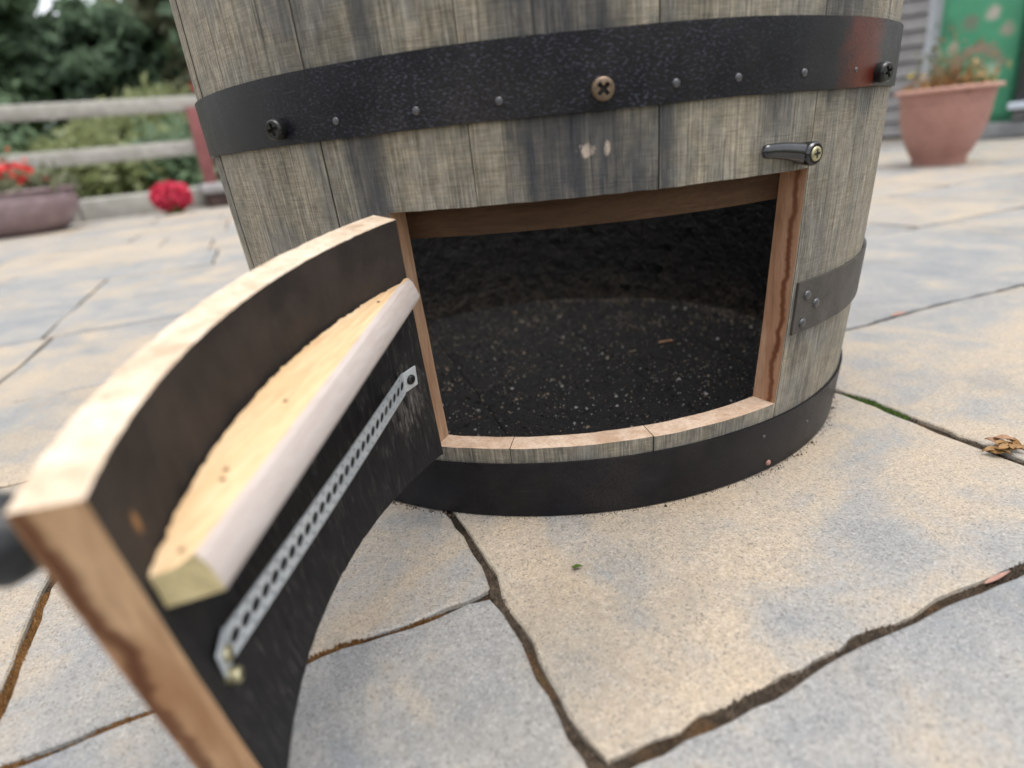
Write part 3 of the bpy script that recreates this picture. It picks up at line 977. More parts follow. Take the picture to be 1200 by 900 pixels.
# nail holes in the batten top, their shade imitated by dark discs
for (f, d) in ((0.14, 0.55), (0.60, 0.55), (0.80, 0.42), (0.825, 0.46), (0.97, 0.45)):
    rr = rad(0.183) - DT
    xb = -0.079 + 0.2175 * f; xf = -0.089 + 0.2175 * f
    yb = arc_y(xb, rr); yf = -0.2515 + 0.0324 * f
    x, y = xb + (xf - xb) * d, yb + (yf - yb) * d
    bm = lathe([(0.0010, -0.002), (0.0010, 0.0002), (0.0007, 0.0003), (0.0, 0.0003)], 10)
    put(bm, 'nail_hole_disc', M['stop'], door, Matrix.Translation((x, y, 0.1832)))

# perforated steel strap stretched straight across the hollow of the door
def strap():
    r_ = rad(0.125) - DT - 0.0012
    pa = Vector((r_ * math.cos(R(-104.6)), r_ * math.sin(R(-104.6)), 0.1235))
    pb = Vector((r_ * math.cos(R(-62.6)), r_ * math.sin(R(-62.6)), 0.1295))
    ex = (pb - pa); L = ex.length; ex.normalize()
    inward = Vector((-(pa + pb).x, -(pa + pb).y, 0)).normalized()
    ey = (Vector((0, 0, 1)) - ex * ex.z).normalized()
    ez = ex.cross(ey).normalized()
    if ez.dot(inward) < 0: ez = -ez
    W = 0.0148
    bm = bmesh.new()
    edges = []
    def loop(pts):
        vs = [bm.verts.new((x, y, 0)) for x, y in pts]
        for i in range(len(vs)): edges.append(bm.edges.new((vs[i], vs[(i + 1) % len(vs)])))
    nseg = 27
    pit = L / nseg
    loop([(pit * i, -W / 2) for i in range(nseg + 1)] + [(pit * i, W / 2) for i in range(nseg, -1, -1)])
    for i in range(nseg):
        cx = pit * (i + 0.5)
        if i % 1 == 0:
            r1 = 0.0031
            loop([(cx + r1 * math.cos(2 * math.pi * k / 12), r1 * math.sin(2 * math.pi * k / 12)) for k in range(12)])
        if i < nseg - 1:
            for s in (-1, 1):
                r2 = 0.0011
                loop([(cx + pit / 2 + r2 * math.cos(2 * math.pi * k / 8), s * 0.0055 + r2 * math.sin(2 * math.pi * k / 8)) for k in range(8)])
    bmesh.ops.triangle_fill(bm, use_beauty=True, use_dissolve=False, edges=edges)
    res = bmesh.ops.extrude_face_region(bm, geom=list(bm.faces))
    for v in [g_ for g_ in res['geom'] if isinstance(g_, bmesh.types.BMVert)]: v.co.z += 0.0008
    mm = Matrix.Identity(4)
    for i in range(3): mm[i][0], mm[i][1], mm[i][2], mm[i][3] = ex[i], ey[i], ez[i], pa[i]
    # slight sag and ripple of the band
    for v in bm.verts:
        v.co.z += 0.0008 * math.sin(v.co.x / L * math.pi)
        v.co = mm @ v.co
    o = bm_obj('strap', bm, M['zinc'], door)
    tag(o, 'perforated zinc strap across the inside of the door')
    return pa, pb, mm, ex, ey, ez
pa, pb, smm, sx, sy, sz = strap()
def tab(base, sign, angle, a_deg, nm='strap_end'):
    """bent end of the strap, screwed flat to the staves"""
    r_ = rad(base.z) - DT
    n = Vector((-math.cos(R(a_deg)), -math.sin(R(a_deg)), 0))
    x = Vector((-math.sin(R(a_deg)), math.cos(R(a_deg)), 0)) * sign
    p = Vector((r_ * math.cos(R(a_deg)), r_ * math.sin(R(a_deg)), base.z)) + n * 0.0012
    y = n.cross(x)
    mm = Matrix.Identity(4)
    for i in range(3): mm[i][0], mm[i][1], mm[i][2], mm[i][3] = x[i], y[i], n[i], p[i]
    return mm
for base, a_deg, nm, scr in ((pa, -105.9, 'strap_end', 'blacksteel'), (pb, -61.6, 'strap_end', 'brass')):  # hinge-end head coloured black to imitate the shade of an empty hole
    mm = tab(base, 1, 0, a_deg)
    put(box_bm(-0.0062, 0.0062, -0.0068, 0.0068, -0.0004, 0.0006, 0.0003, 1), nm, M['zinc'], door, mm)
    put(screw_bm(0.0032, 0.0016, rot=0.3), 'screw', [M[scr], M['dark']], door, mm @ Matrix.Translation((0, 0, 0.0007)))
put(screw_bm(0.0030, 0.0020, rot=0.9, shank=0.003), 'screw', [M['brass'], M['dark']], door, tab(Vector((0, 0, 0.1225)), 1, 0, -60.7) @ Matrix.Translation((0, 0, 0.002)))

# round black pull knob on the outside near the free edge
put(lathe([(0.0065, -0.001), (0.0060, 0.006), (0.0075, 0.010), (0.0120, 0.0135), (0.0140, 0.019), (0.0125, 0.0245), (0.007, 0.0275), (0, 0.0282)], 32), 'knob', M['blackknob'], door, surf(-61.8, 0.196, 0.0), 60)
# two butt hinges on the left jamb
for z in (0.085, 0.188):
    bm = bmesh.new()
    lathe([(0.0, -0.011), (0.0026, -0.011), (0.0026, 0.011), (0.0, 0.011)], 14, bm)
    o = put(bm, 'hinge', M['blacksteel'], barrel, Matrix.Translation(((rad(z) + 0.0045) * math.cos(R(-110.6)), (rad(z) + 0.0045) * math.sin(R(-110.6)), z)))

# char crumbs lying on the barrel floor
def crumbs():
    rr = random.Random(11)
    vs, fs, mi = [], [], []
    for k in range(26000):
        a = rr.uniform(0, 2 * math.pi); d = 0.247 * math.sqrt(rr.random())
        x, y = d * math.cos(a), d * math.sin(a)
        s = rr.uniform(0.0004, 0.0012) * (2.4 if rr.random() < 0.05 else 1)
        z = 0.0302 + 0.0012 * noise.noise((x * 40, y * 40, 2)) + 0.0006 * noise.noise((x * 140, y * 140, 6))
        b = len(vs)
        for q in range(3):
            t = a * 7 + q * 2.1
            vs.append((x + s * math.cos(t) * rr.uniform(.6, 1.3), y + s * math.sin(t) * rr.uniform(.6, 1.3), z - 0.0004))
        vs.append((x + rr.uniform(-.3, .3) * s, y + rr.uniform(-.3, .3) * s, z + s * rr.uniform(0.5, 1.1)))
        fs += [(b, b + 1, b + 3), (b + 1, b + 2, b + 3), (b + 2, b, b + 3)]
        back = max(0.0, 1 - math.hypot(x - 0.03, y - 0.13) / 0.15) + (0.9 if d > 0.228 and y > -0.02 else 0)
        pale = noise.noise((x * 14, y * 14, 7.7)) + noise.noise((x * 40, y * 40, 2.7)) * 0.6
        c = 1 if rr.random() < (0.05 + 0.22 * max(0, pale) + 0.75 * back * max(0, pale + 0.35)) else 0
        if c == 0 and rr.random() < 0.045: c = 3
        if rr.random() < 0.004: c = 2
        mi += [c] * 3
    o = mesh('char_crumbs', vs, fs, [M['charfloor'], M['drydust'], M['jamb'], M['ash']], None, mi)
    tag(o, 'loose char crumbs and dust scattered over the barrel floor', 'crumbs', kind='stuff')
M['ash'] = simple('pale_ash_grit', (0.22, 0.21, 0.20), (0.48, 0.46, 0.43), 300, 0.9, 0)
M['drydust'] = simple('brown_dust', (0.16, 0.12, 0.085), (0.36, 0.29, 0.215), 300, 0.95, 0)
crumbs()
chip = put(box_bm(-0.008, 0.008, -0.0016, 0.0016, 0, 0.0018, 0.0005, 1), 'wood_chip', M['jamb'], None, Matrix.Translation((0.12, 0.01, 0.0312)) @ Matrix.Rotation(0.25, 4, 'Z'))
tag(chip, 'small reddish wood chip lying on the charred barrel floor', 'wood chip')

# ------------------------------------------------------------------ small things on the paving
def leaf_mesh(L, W, curl, seed, n=8):
    rr = random.Random(seed)
    vs, fs = [], []
    for i in range(n + 1):
        f = i / n
        w = W * (math.sin(math.pi * f ** 0.8) ** 0.8 if 0 < f < 1 else 0.02) / 2
        z = curl * math.sin(f * 2.6) + rr.uniform(-1, 1) * curl * 0.15
        for s, dz in ((-1, curl * 0.5), (0, 0), (1, curl * 0.5 + rr.uniform(-.3, .3) * curl)):
            vs.append((L * (f - 0.5), s * w, z + dz))
    for i in range(n):
        for k in range(2):
            b = i * 3 + k
            fs.append((b, b + 1, b + 4, b + 3))
    return vs, fs
def solid_leaf(name, L, W, curl, seed, mat, mtx, parent=None, th=0.0004):
    vs, fs = leaf_mesh(L, W, curl, seed)
    bm = bmesh.new()
    bv = [bm.verts.new(v) for v in vs]
    for f in fs: bm.faces.new([bv[i] for i in f])
    res = bmesh.ops.extrude_face_region(bm, geom=list(bm.faces))
    for v in [q for q in res['geom'] if isinstance(q, bmesh.types.BMVert)]: v.co.z += th
    return put(bm, name, mat, parent, mtx, 60)
rr = random.Random(21)
# withered leaf litter in the right joint (around u .205, v -.34)
lit = empty('leaf_litter', UV2W(0.207, -0.335, 0))
tag(lit, 'small heap of dry brown leaves caught in the paving joint at the right edge', 'dry leaves')
for k in range(13):
    L = rr.uniform(0.008, 0.019)
    mt = Matrix.Translation((rr.uniform(-.009, .012), rr.uniform(-.008, .006), 0.0005 + 0.0004 * k)) @ Matrix.Rotation(rr.uniform(0, 6.3), 4, 'Z') @ Matrix.Rotation(rr.uniform(-.35, .35), 4, 'X') @ Matrix.Rotation(rr.uniform(-.2, .2), 4, 'Y')
    solid_leaf('leaf', L, L * rr.uniform(0.25, 0.5), L * 0.14, k, M['dryleaf'] if k % 4 else M['petalyellow'] if k == 0 else M['drystem'], mt, lit)
# little moss tufts in the joint beside the barrel foot
def moss(name, u0, v0, u1, v1, n, h, label, spread=0.003, mat='moss', cat='moss'):
    """low cushions of moss and grit: thousands of tiny pointed crumbs heaped in the joint"""
    vs, fs = [], []
    for k in range(n):
        f = rr.random()
        u = u0 + (u1 - u0) * f; v = v0 + (v1 - v0) * f
        u += wob(u, v, 0); v += wob(u, v, 1)
        c = UV2W(u + rr.uniform(-1, 1) * spread, v + rr.uniform(-1, 1) * spread, -0.0062)
        lump = max(0.15, 0.55 + 0.9 * noise.noise((u * 30, v * 30, 9)))
        sz = rr.uniform(0.0006, 0.0017)
        c.z += h * lump * rr.uniform(0.4, 1.0)
        b = len(vs); t0 = rr.uniform(0, 6.3)
        for q in range(3): vs.append(c + Vector((math.cos(t0 + q * 2.1) * sz, math.sin(t0 + q * 2.1) * sz, -sz * 0.5)))
        vs.append(c + Vector((rr.uniform(-.5, .5) * sz, rr.uniform(-.5, .5) * sz, sz * rr.uniform(0.6, 1.6))))
        fs += [(b, b + 1, b + 3), (b + 1, b + 2, b + 3), (b + 2, b, b + 3)]
    o = mesh(name, vs, fs, M[mat])
    tag(o, label, cat, kind='stuff')
M['grit'] = simple('joint_grit', (0.022, 0.017, 0.013), (0.12, 0.085, 0.055), 260, 0.95, 0)
moss('joint_grit', -0.19, -0.43, -0.19, -0.17, 5200, 0.0052, 'dark brown grit in the joint running from the barrel foot to the front', 0.0034, 'grit', 'grit')
moss('joint_grit', -0.19, -0.424, 0.22, -0.424, 6500, 0.0052, 'dark brown grit in the long joint across the front right', 0.0034, 'grit', 'grit')
moss('joint_grit', 0.205, -0.42, 0.205, -0.26, 2200, 0.0046, 'dark grit in the joint with the dry leaves', 0.0030, 'grit', 'grit')
M['orangemoss'] = leafmat('orange_moss', (0.12, 0.058, 0.020), (0.34, 0.18, 0.065))
moss('moss', 0.204, -0.262, 0.204, -0.195, 900, 0.0075, 'bright green moss in the paving joint beside the barrel foot')
moss('moss', -0.60, -0.301, -0.225, -0.301, 8000, 0.0068, 'rusty orange moss filling the joint under the open door', 0.0036, 'orangemoss')
moss('moss', -0.456, -0.29, -0.456, -0.15, 2600, 0.0068, 'rusty orange and brown moss in the joint at the left edge', 0.0036, 'orangemoss')
def foot_grit():
    vs, fs = [], []
    for k in range(700):
        a_ = rr.uniform(R(-175), R(10)); r_ = 0.2728 + abs(rr.gauss(0, 1)) * 0.0028
        sz = rr.uniform(0.0003, 0.0010) * (2 if rr.random() < 0.03 else 1)
        c = Vector((r_ * math.cos(a_), r_ * math.sin(a_), 0.0))
        b = len(vs); t0 = rr.uniform(0, 6.3)
        for q in range(3): vs.append(c + Vector((math.cos(t0 + q * 2.1) * sz, math.sin(t0 + q * 2.1) * sz, -0.0012)))
        vs.append(c + Vector((0, 0, sz * rr.uniform(0.5, 1.2))))
        fs += [(b, b + 1, b + 3), (b + 1, b + 2, b + 3), (b + 2, b, b + 3)]
    tag(mesh('foot_grit', vs, fs, M['grit']), 'fine dark grit gathered round the foot of the barrel', 'grit', kind='stuff')
foot_grit()
o = solid_leaf('fallen_petal', 0.022, 0.0028, 0.0006, 3, M['petalpale'], Matrix.Translation(UV2W(0.066, -0.4245, -0.0015)) @ Matrix.Rotation(PA, 4, 'Z'))
tag(o, 'faded pink petal lying in the front paving joint', 'petal')
o = solid_leaf('fallen_petal', 0.026, 0.008, 0.0012, 5, M['petalpale'], Matrix.Translation(UV2W(0.455, -0.0535, 0.0005)) @ Matrix.Rotation(PA, 4, 'Z'))
tag(o, 'faded pink petal in the paving joint right of the barrel', 'petal')
o = solid_leaf('fallen_leaf', 0.007, 0.003, 0.0006, 8, M['moss'], Matrix.Translation((0.003, -0.333, 0.0014)) @ Matrix.Rotation(0.1, 4, 'Z'))
tag(o, 'tiny green leaf on the slab in front of the barrel', 'leaf')

# ------------------------------------------------------------------ foliage helpers
def leaf_cloud(pts, size, rnd_, stretch=2.0):
    vs, fs = [], []
    for p in pts:
        n = Vector((rnd_.gauss(0, 1), rnd_.gauss(0, 1), rnd_.gauss(0.4, 1))).normalized()
        t = n.orthogonal().normalized()
        t = Matrix.Rotation(rnd_.uniform(0, 6.283), 3, n) @ t
        b = n.cross(t)
        s = size * rnd_.uniform(0.6, 1.4)
        i = len(vs)
        vs += [p - t * s * stretch / 2, p + b * s / 2 + n * s * 0.15, p + t * s * stretch / 2, p - b * s / 2 + n * s * 0.15]
        fs.append((i, i + 1, i + 2, i + 3))
    return vs, fs
def clumps(rnd_, n_cl, per, cen, rx, ry, rz, cr):
    pts = []
    for k in range(n_cl):
        d = Vector((rnd_.gauss(0, 1), rnd_.gauss(0, 1), rnd_.gauss(0, 1))).normalized() * (rnd_.uniform(0.35, 1.0) ** 0.5)
        c = Vector((cen[0] + d.x * rx, cen[1] + d.y * ry, cen[2] + d.z * rz))
        r = cr * rnd_.uniform(0.5, 1.3)
        for q in range(per):
            e = Vector((rnd_.gauss(0, 1), rnd_.gauss(0, 1), rnd_.gauss(0, 0.8))) * r * 0.5
            pts.append(c + e)
    return pts
def limb(bm, p0, p1, r0, r1, n=8, seg=6, wig=0.0, rnd_=random):
    d = (p1 - p0).normalized(); x = d.orthogonal().normalized(); y = d.cross(x)
    prev = None
    for i in range(seg + 1):
        f = i / seg
        c = p0.lerp(p1, f) + (x * rnd_.uniform(-1, 1) + y * rnd_.uniform(-1, 1)) * wig * (0 < f < 1)
        r = r0 + (r1 - r0) * f
        ring = [bm.verts.new(c + (x * math.cos(2 * math.pi * k / n) + y * math.sin(2 * math.pi * k / n)) * r) for k in range(n)]
        if prev:
            for k in range(n): bm.faces.new((prev[k], prev[(k + 1) % n], ring[(k + 1) % n], ring[k]))
        prev = ring
    bm.faces.new(prev)
def tree(name, x, y, h, cr, cz0, leafm, label, seed, group=None, n_cl=75, per=70, leaf=0.15, crz=None):
    rn = random.Random(seed)
    t = empty(name, (x, y, -0.06)); tag(t, label, 'tree', group)
    bm = bmesh.new()
    top = Vector((rn.uniform(-.2, .2), rn.uniform(-.2, .2), h * 0.8))
    limb(bm, Vector((0, 0, -0.1)), top, h * 0.03, h * 0.008, 9, 8, 0.04, rn)
    for k in range(7):
        f = rn.uniform(0.25, 0.75)
        a_ = rn.uniform(0, 6.28)
        s = Vector((0, 0, 0)).lerp(top, f)
        limb(bm, s, s + Vector((math.cos(a_) * cr * 0.7, math.sin(a_) * cr * 0.7, h * 0.14)), h * 0.010, h * 0.003, 6, 4, 0.04, rn)
    bm_obj('trunk', bm, M['bark'], t, 50)
    zc = (cz0 + h) / 2
    pts = clumps(rn, n_cl, per, (0, 0, zc), cr, cr, (h - cz0) / 2, cr * 0.28)
    vs, fs = leaf_cloud(pts, leaf, rn)
    mesh('crown', vs, fs, M[leafm], t)
    return t
def bush(name, x, y, rx, ry, h, leafm, label, seed, group=None, n_cl=60, per=70, leaf=0.075, cat='shrub', flower=None, z0=-0.06):
    rn = random.Random(seed)
    t = empty(name, (x, y, z0)); tag(t, label, cat, group)
    bm = bmesh.new()
    for k in range(6):
        a_ = rn.uniform(0, 6.28)
        limb(bm, Vector((math.cos(a_) * 0.04, math.sin(a_) * 0.04, -0.03)), Vector((math.cos(a_) * rx * 0.5, math.sin(a_) * ry * 0.5, h * 0.7)), 0.02 * h, 0.006 * h, 6, 4, 0.02, rn)
    bm_obj('stem', bm, M['bark'], t, 50)
    pts = clumps(rn, n_cl, per, (0, 0, h * 0.52), rx * 0.85, ry * 0.85, h * 0.42, min(rx, ry) * 0.42)
    pts = [p for p in pts if p.z > 0.02]
    vs, fs = leaf_cloud(pts, leaf, rn)
    mesh('crown', vs, fs, M[leafm], t)
    if flower:
        mt, n, fl_s = flower[:3]
        cen = flower[3] if len(flower) > 3 else None
        pts = []
        for k in range(n):
            if cen:
                c = Vector(cen) + Vector((rn.gauss(0, 1) * flower[4], rn.gauss(0, 1) * flower[4], rn.gauss(0, 1) * flower[4] * 0.6))
            else:
                d = Vector((rn.gauss(0, 1), rn.gauss(0, 1), abs(rn.gauss(0, 1)))).normalized()
                c = Vector((d.x * rx, d.y * ry, h * 0.52 + d.z * h * 0.45))
            for q in range(8): pts.append(c + Vector((rn.gauss(0, 1), rn.gauss(0, 1), rn.gauss(0, 1))) * fl_s * 0.5)
        vs, fs = leaf_cloud(pts, fl_s, rn, 1.2)
        mesh('blossom', vs, fs, M[mt], t)
    return t

# ------------------------------------------------------------------ left background: fence, kerb, planters
FA = Vector((-3.75, 4.00, 0)); FB = Vector((-2.72, 4.69, 0))
fd = (FB - FA).normalized(); fang = math.atan2(fd.y, fd.x)
fence = empty('rail_fence', FA, fang)
tag(fence, 'weathered grey two-rail wooden fence at the end of the patio', 'fence')
def fbox(name, x0, x1, y0, y1, z0, z1, mat, bev=0.01):
    b = box_bm(x0, x1, y0, y1, z0, z1, bev, 2)
    for v in b.verts:
        v.co.y += 0.006 * noise.noise((v.co.x * 3, v.co.z * 9, z0)); v.co.z += 0.006 * noise.noise((v.co.x * 2, v.co.y * 9, z0 + 4))
    return bm_obj(name, b, mat, fence, 40)
for xa, xb in ((-2.2, -0.5), (-0.5, 1.36), (1.36, 3.2)):
    fbox('rail', xa + 0.01, xb - 0.01, -0.02, 0.02, 0.715, 0.825, M['rail'])
    fbox('rail', xa + 0.01, xb - 0.01, -0.02, 0.02, 0.395, 0.505, M['rail'])
for xp in (-2.15, -0.5, 3.15):
    fbox('post', xp - 0.05, xp + 0.05, 0.025, 0.12, -0.05, 0.9, M['rail'])
rp = fbox('post', 1.19, 1.29, -0.075, -0.03 + 0.005, 0.15, 0.74, M['redpost']); tag(rp, 'dull red painted post')
kerb = empty('kerb', FA, fang); tag(kerb, kind='structure')
for k in range(7):
    b = box_bm(-2.4 + k * 0.9 + 0.004, -1.5 + k * 0.9 - 0.004, -0.25, 0.35, -0.06, 0.15 + 0.006 * (k % 3), 0.015, 2)
    bm_obj('kerb_stone', b, M['kerb'], kerb, 40)

# brown trough under the red post
def at_f(x, y): return FA + fd * x + Vector((-fd.y, fd.x, 0)) * y
tr = empty('wooden_trough', at_f(1.50, -0.42), fang); tag(tr, 'dark brown wooden trough with grey cap below the red post', 'trough')
bm_obj('side_board', box_bm(-0.36, 0.36, -0.12, -0.095, 0.0, 0.10, 0.006), M['trough'], tr, 40)
bm_obj('side_board', box_bm(-0.36, 0.36, 0.095, 0.12, 0.0, 0.10, 0.006), M['trough'], tr, 40)
for s in (-1, 1):
    bm_obj('end_board', box_bm(s * 0.335 - 0.012, s * 0.335 + 0.012, -0.094, 0.094, 0.0, 0.10, 0.004), M['trough'], tr, 40)
bm_obj('cap', box_bm(-0.39, 0.39, -0.15, 0.15, 0.102, 0.17, 0.012), M['troughtop'], tr, 40)

# mauve bowl planter with red and blue flowers
pl = empty('bowl_planter', (-3.30, 3.30, 0.0)); tag(pl, 'round mauve bowl planter with red and blue flowers at the left edge', 'planter')
bm_obj('bowl', lathe([(0.0, 0.0), (0.22, 0.0), (0.28, 0.03), (0.345, 0.12), (0.355, 0.20), (0.335, 0.235), (0.36, 0.25), (0.355, 0.262), (0.32, 0.255), (0.31, 0.22), (0.0, 0.21)], 56), M['mauve'], pl, 40)
rn = random.Random(4)
def spray(parent, name, mat, n, cx, cy, cz, sp, spz, size, st=1.2):
    pts = [Vector((cx + rn.gauss(0, 1) * sp, cy + rn.gauss(0, 1) * sp, cz + abs(rn.gauss(0, 1)) * spz)) for k in range(n)]
    vs, fs = leaf_cloud(pts, size, rn, st)
    return mesh(name, vs, fs, M[mat], parent)
spray(pl, 'foliage', 'leafolive', 700, 0, 0, 0.235, 0.14, 0.06, 0.04, 2)
spray(pl, 'blossom', 'petalred', 420, 0.05, -0.03, 0.30, 0.075, 0.05, 0.035)
spray(pl, 'blossom', 'petalblue', 160, -0.10, -0.22, 0.235, 0.05, 0.02, 0.03)

# clump of pinkish red blossom on the paving
fc = empty('flower_clump', (-2.66, 3.96, 0.0)); tag(fc, 'rounded clump of pinkish red blossom on the paving left of the brown trough', 'flowers')
pts = []
for k in range(900):
    d = Vector((rn.gauss(0, 1), rn.gauss(0, 1), rn.gauss(0, 1))).normalized() * rn.uniform(0.8, 1)
    pts.append(Vector((d.x * 0.135, d.y * 0.135, 0.115 + d.z * 0.10)))
vs, fs = leaf_cloud(pts, 0.03, rn, 1.2)
mesh('blossom', vs, fs, M['petalpink'], fc)
bm_obj('stem', lathe([(0.0, 0.0), (0.06, 0.0), (0.07, 0.05), (0.05, 0.1), (0, 0.12)], 12), M['moss'], fc, 40)

# shrubs and trees beyond the fence
SG = 'shrubs behind the rail fence'
bush('shrub', -5.6, 5.2, 0.9, 0.8, 0.95, 'leafmid', 'mid green shrub behind the fence at the far left', 31, SG)
bush('shrub', -4.7, 6.3, 0.85, 0.7, 0.72, 'leafyel', 'low yellow-green shrub seen between the fence rails', 32, SG)
bush('shrub', -3.9, 6.9, 0.8, 0.7, 0.8, 'leafmid', 'fresh green shrub behind the fence nearest the barrel', 33, SG)
bush('shrub', -5.0, 7.9, 1.2, 0.7, 1.35, 'leafyel', 'broad yellow-green bush above the top fence rail', 34, SG, n_cl=60)
bush('shrub', -2.9, 7.2, 0.8, 0.7, 0.9, 'leafdark', 'dark green shrub hidden behind the barrel', 35, SG)
bush('flowering_shrub', -4.15, 8.3, 0.7, 0.6, 1.55, 'leafolive', 'olive shrub with pinkish red flowers just left of the barrel top', 36, SG, flower=('petalpink', 9, 0.06, (0.10, -0.5, 1.46), 0.07))
bush('shrub', -6.9, 6.6, 1.1, 0.9, 1.9, 'leafmid', 'tall mid green shrub at the far left above the fence', 37, SG, n_cl=60)
TG = 'trees beyond the fence'
tree('garden_tree', -8.4, 9.2, 4.6, 1.3, 0.7, 'leafmid', 'leafy mid green tree at the upper left corner', 41, TG)
tree('garden_tree', -6.7, 10.0, 2.9, 0.9, 0.6, 'leafdark', 'dark green tree left of the pale sky gap', 42, TG, n_cl=85)
tree('garden_tree', -4.9, 10.8, 4.8, 1.25, 0.7, 'leafolive', 'olive brown tree right of the pale sky gap', 43, TG)
tree('garden_tree', -3.6, 9.6, 4.6, 1.25, 0.6, 'leafdark', 'dark green tree touching the barrel outline at the top left', 44, TG, n_cl=85)
tree('garden_tree', -1.6, 10.5, 4.5, 1.5, 0.6, 'leafmid', 'mid green tree hidden behind the barrel', 45, TG)
tree('garden_tree', -9.6, 8.6, 4.8, 1.5, 0.6, 'leafdark', 'dark green tree beyond the left edge of the fence', 46, TG)
tree('garden_tree', -6.0, 14.5, 5.2, 2.2, 0.4, 'leafdark', 'distant dark tree low behind the pale sky gap', 47, TG, crz=1)
for k, (x, y, h_) in enumerate(((-12.6, 12.5, 5.2), (-11.8, 13.2, 5.0), (-7.0, 14, 5.4), (-4.2, 14.5, 5.2), (-2, 13.5, 4.6), (0.4, 12.5, 4.2))):
    bush('hedge_shrub', x, y, 1.7, 1.2, h_, 'leafdark' if k % 2 else 'leafmid', ['far hedge shrub beyond the left edge', 'far hedge shrub left of the pale sky gap', 'far hedge shrub right of the pale sky gap', 'far hedge shrub nearest the barrel outline', 'far hedge shrub behind the barrel, left one', 'far hedge shrub behind the barrel, right one'][k], 60 + k, 'far hedge row', n_cl=42, leaf=0.2)

# ------------------------------------------------------------------ right background: pot, shed, pipe, painted cabinet, black bin
pot = empty('plant_pot', (1.588, 2.118, 0.0)); tag(pot, 'terracotta coloured plant pot with withered plants on the paving', 'plant pot')
bm_obj('pot_body', lathe([(0.0, 0.0), (0.090, 0.0), (0.094, 0.004), (0.097, 0.030), (0.105, 0.040), (0.128, 0.090), (0.146, 0.150), (0.154, 0.205), (0.152, 0.207), (0.158, 0.245), (0.162, 0.272), (0.150, 0.268), (0.140, 0.215), (0.0, 0.21)], 64), M['terracotta'], pot, 35)
bm_obj('pot_rim', lathe([(0.160, 0.268), (0.176, 0.269), (0.180, 0.273), (0.180, 0.280), (0.176, 0.283), (0.160, 0.282), (0.154, 0.274), (0.160, 0.268)], 64), M['potrim'], pot, 40)
bm_obj('soil', lathe([(0.0, 0.252), (0.08, 0.250), (0.156, 0.246), (0.156, 0.230), (0, 0.230)], 32), M['soil'], pot, 60)
rn = random.Random(9)
bm = bmesh.new()
for k in range(46):
    a_ = rn.uniform(0, 6.28); d = rn.uniform(0, 0.12)
    p0 = Vector((math.cos(a_) * d, math.sin(a_) * d, 0.245))
    h_ = rn.uniform(0.05, 0.16) + (0.08 if rn.random() < 0.2 else 0)
    limb(bm, p0, p0 + Vector((rn.uniform(-.06, .06), rn.uniform(-.06, .06), h_)), 0.0028, 0.0012, 5, 4, 0.006, rn)
bm_obj('stem', bm, M['drystem'], pot, 50)
spray(pot, 'foliage', 'dryleaf', 520, 0.0, 0.0, 0.26, 0.055, 0.035, 0.016, 2)
spray(pot, 'foliage', 'leafolive', 120, -0.01, 0.01, 0.32, 0.05, 0.08, 0.014, 2)
spray(pot, 'foliage', 'leafyel', 70, 0.09, -0.045, 0.28, 0.025, 0.03, 0.016, 2)
spray(pot, 'blossom', 'petalyellow', 8, -0.115, 0.06, 0.335, 0.006, 0.004, 0.016, 1.2)

def facing(name, x, y, label, cat, extra=0.0):
    a_ = math.atan2(y + 0.66, x) - math.pi / 2 + extra
    return tag(empty(name, (x, y, 0), a_), label, cat)
# shed wall with lapped grey boards
shed = empty('garden_shed', (2.47, 4.45, 0), R(-24)); tag(shed, 'grey shed clad in lapped horizontal boards behind the pot', 'shed')
for k in range(22):
    z = 0.02 + k * 0.096
    b = box_bm(-0.9, 1.9, -0.012, 0.004, z, z + 0.090, 0.003, 1)
    for v in b.verts:
        if v.co.z < z + 0.03: v.co.y -= 0.014
        v.co.z += 0.002 * noise.noise((v.co.x * 2, k, 0))
    bm_obj('board', b, M['siding'], shed)
bm_obj('wall_core', box_bm(-0.88, 1.88, 0.006, 2.0, 0.0, 2.14), M['sidinggap'], shed)
bm_obj('corner_post', box_bm(-0.96, -0.902, -0.035, 0.05, 0.0, 2.14, 0.004, 1), M['siding'], shed)
b = bmesh.new()
ws = [(-1.1, -0.2, 2.142), (2.1, -0.2, 2.142), (2.1, 1.0, 2.75), (-1.1, 1.0, 2.75), (2.1, 2.2, 2.142), (-1.1, 2.2, 2.142)]
bv = [b.verts.new(w) for w in ws]
b.faces.new((bv[0], bv[1], bv[2], bv[3])); b.faces.new((bv[3], bv[2], bv[4], bv[5]))
res = bmesh.ops.extrude_face_region(b, geom=list(b.faces))
for v in [q for q in res['geom'] if isinstance(q, bmesh.types.BMVert)]: v.co.z += 0.04
bm_obj('roof', b, M['trough'], shed)

pp = empty('downpipe', (2.575, 4.09, 0)); tag(pp, 'white plastic downpipe in front of the grey shed', 'pipe')
bm_obj('pipe', lathe([(0.0, 0.0), (0.038, 0.0), (0.038, 0.50), (0.045, 0.505), (0.045, 0.56), (0.038, 0.565), (0.038, 2.2), (0, 2.2)], 28), M['pipe'], pp, 40)
for z in (0.9, 1.7):
    bm_obj('bracket', lathe([(0.039, z), (0.050, z + 0.002), (0.050, z + 0.028), (0.039, z + 0.03)], 24), M['pipe'], pp, 40)

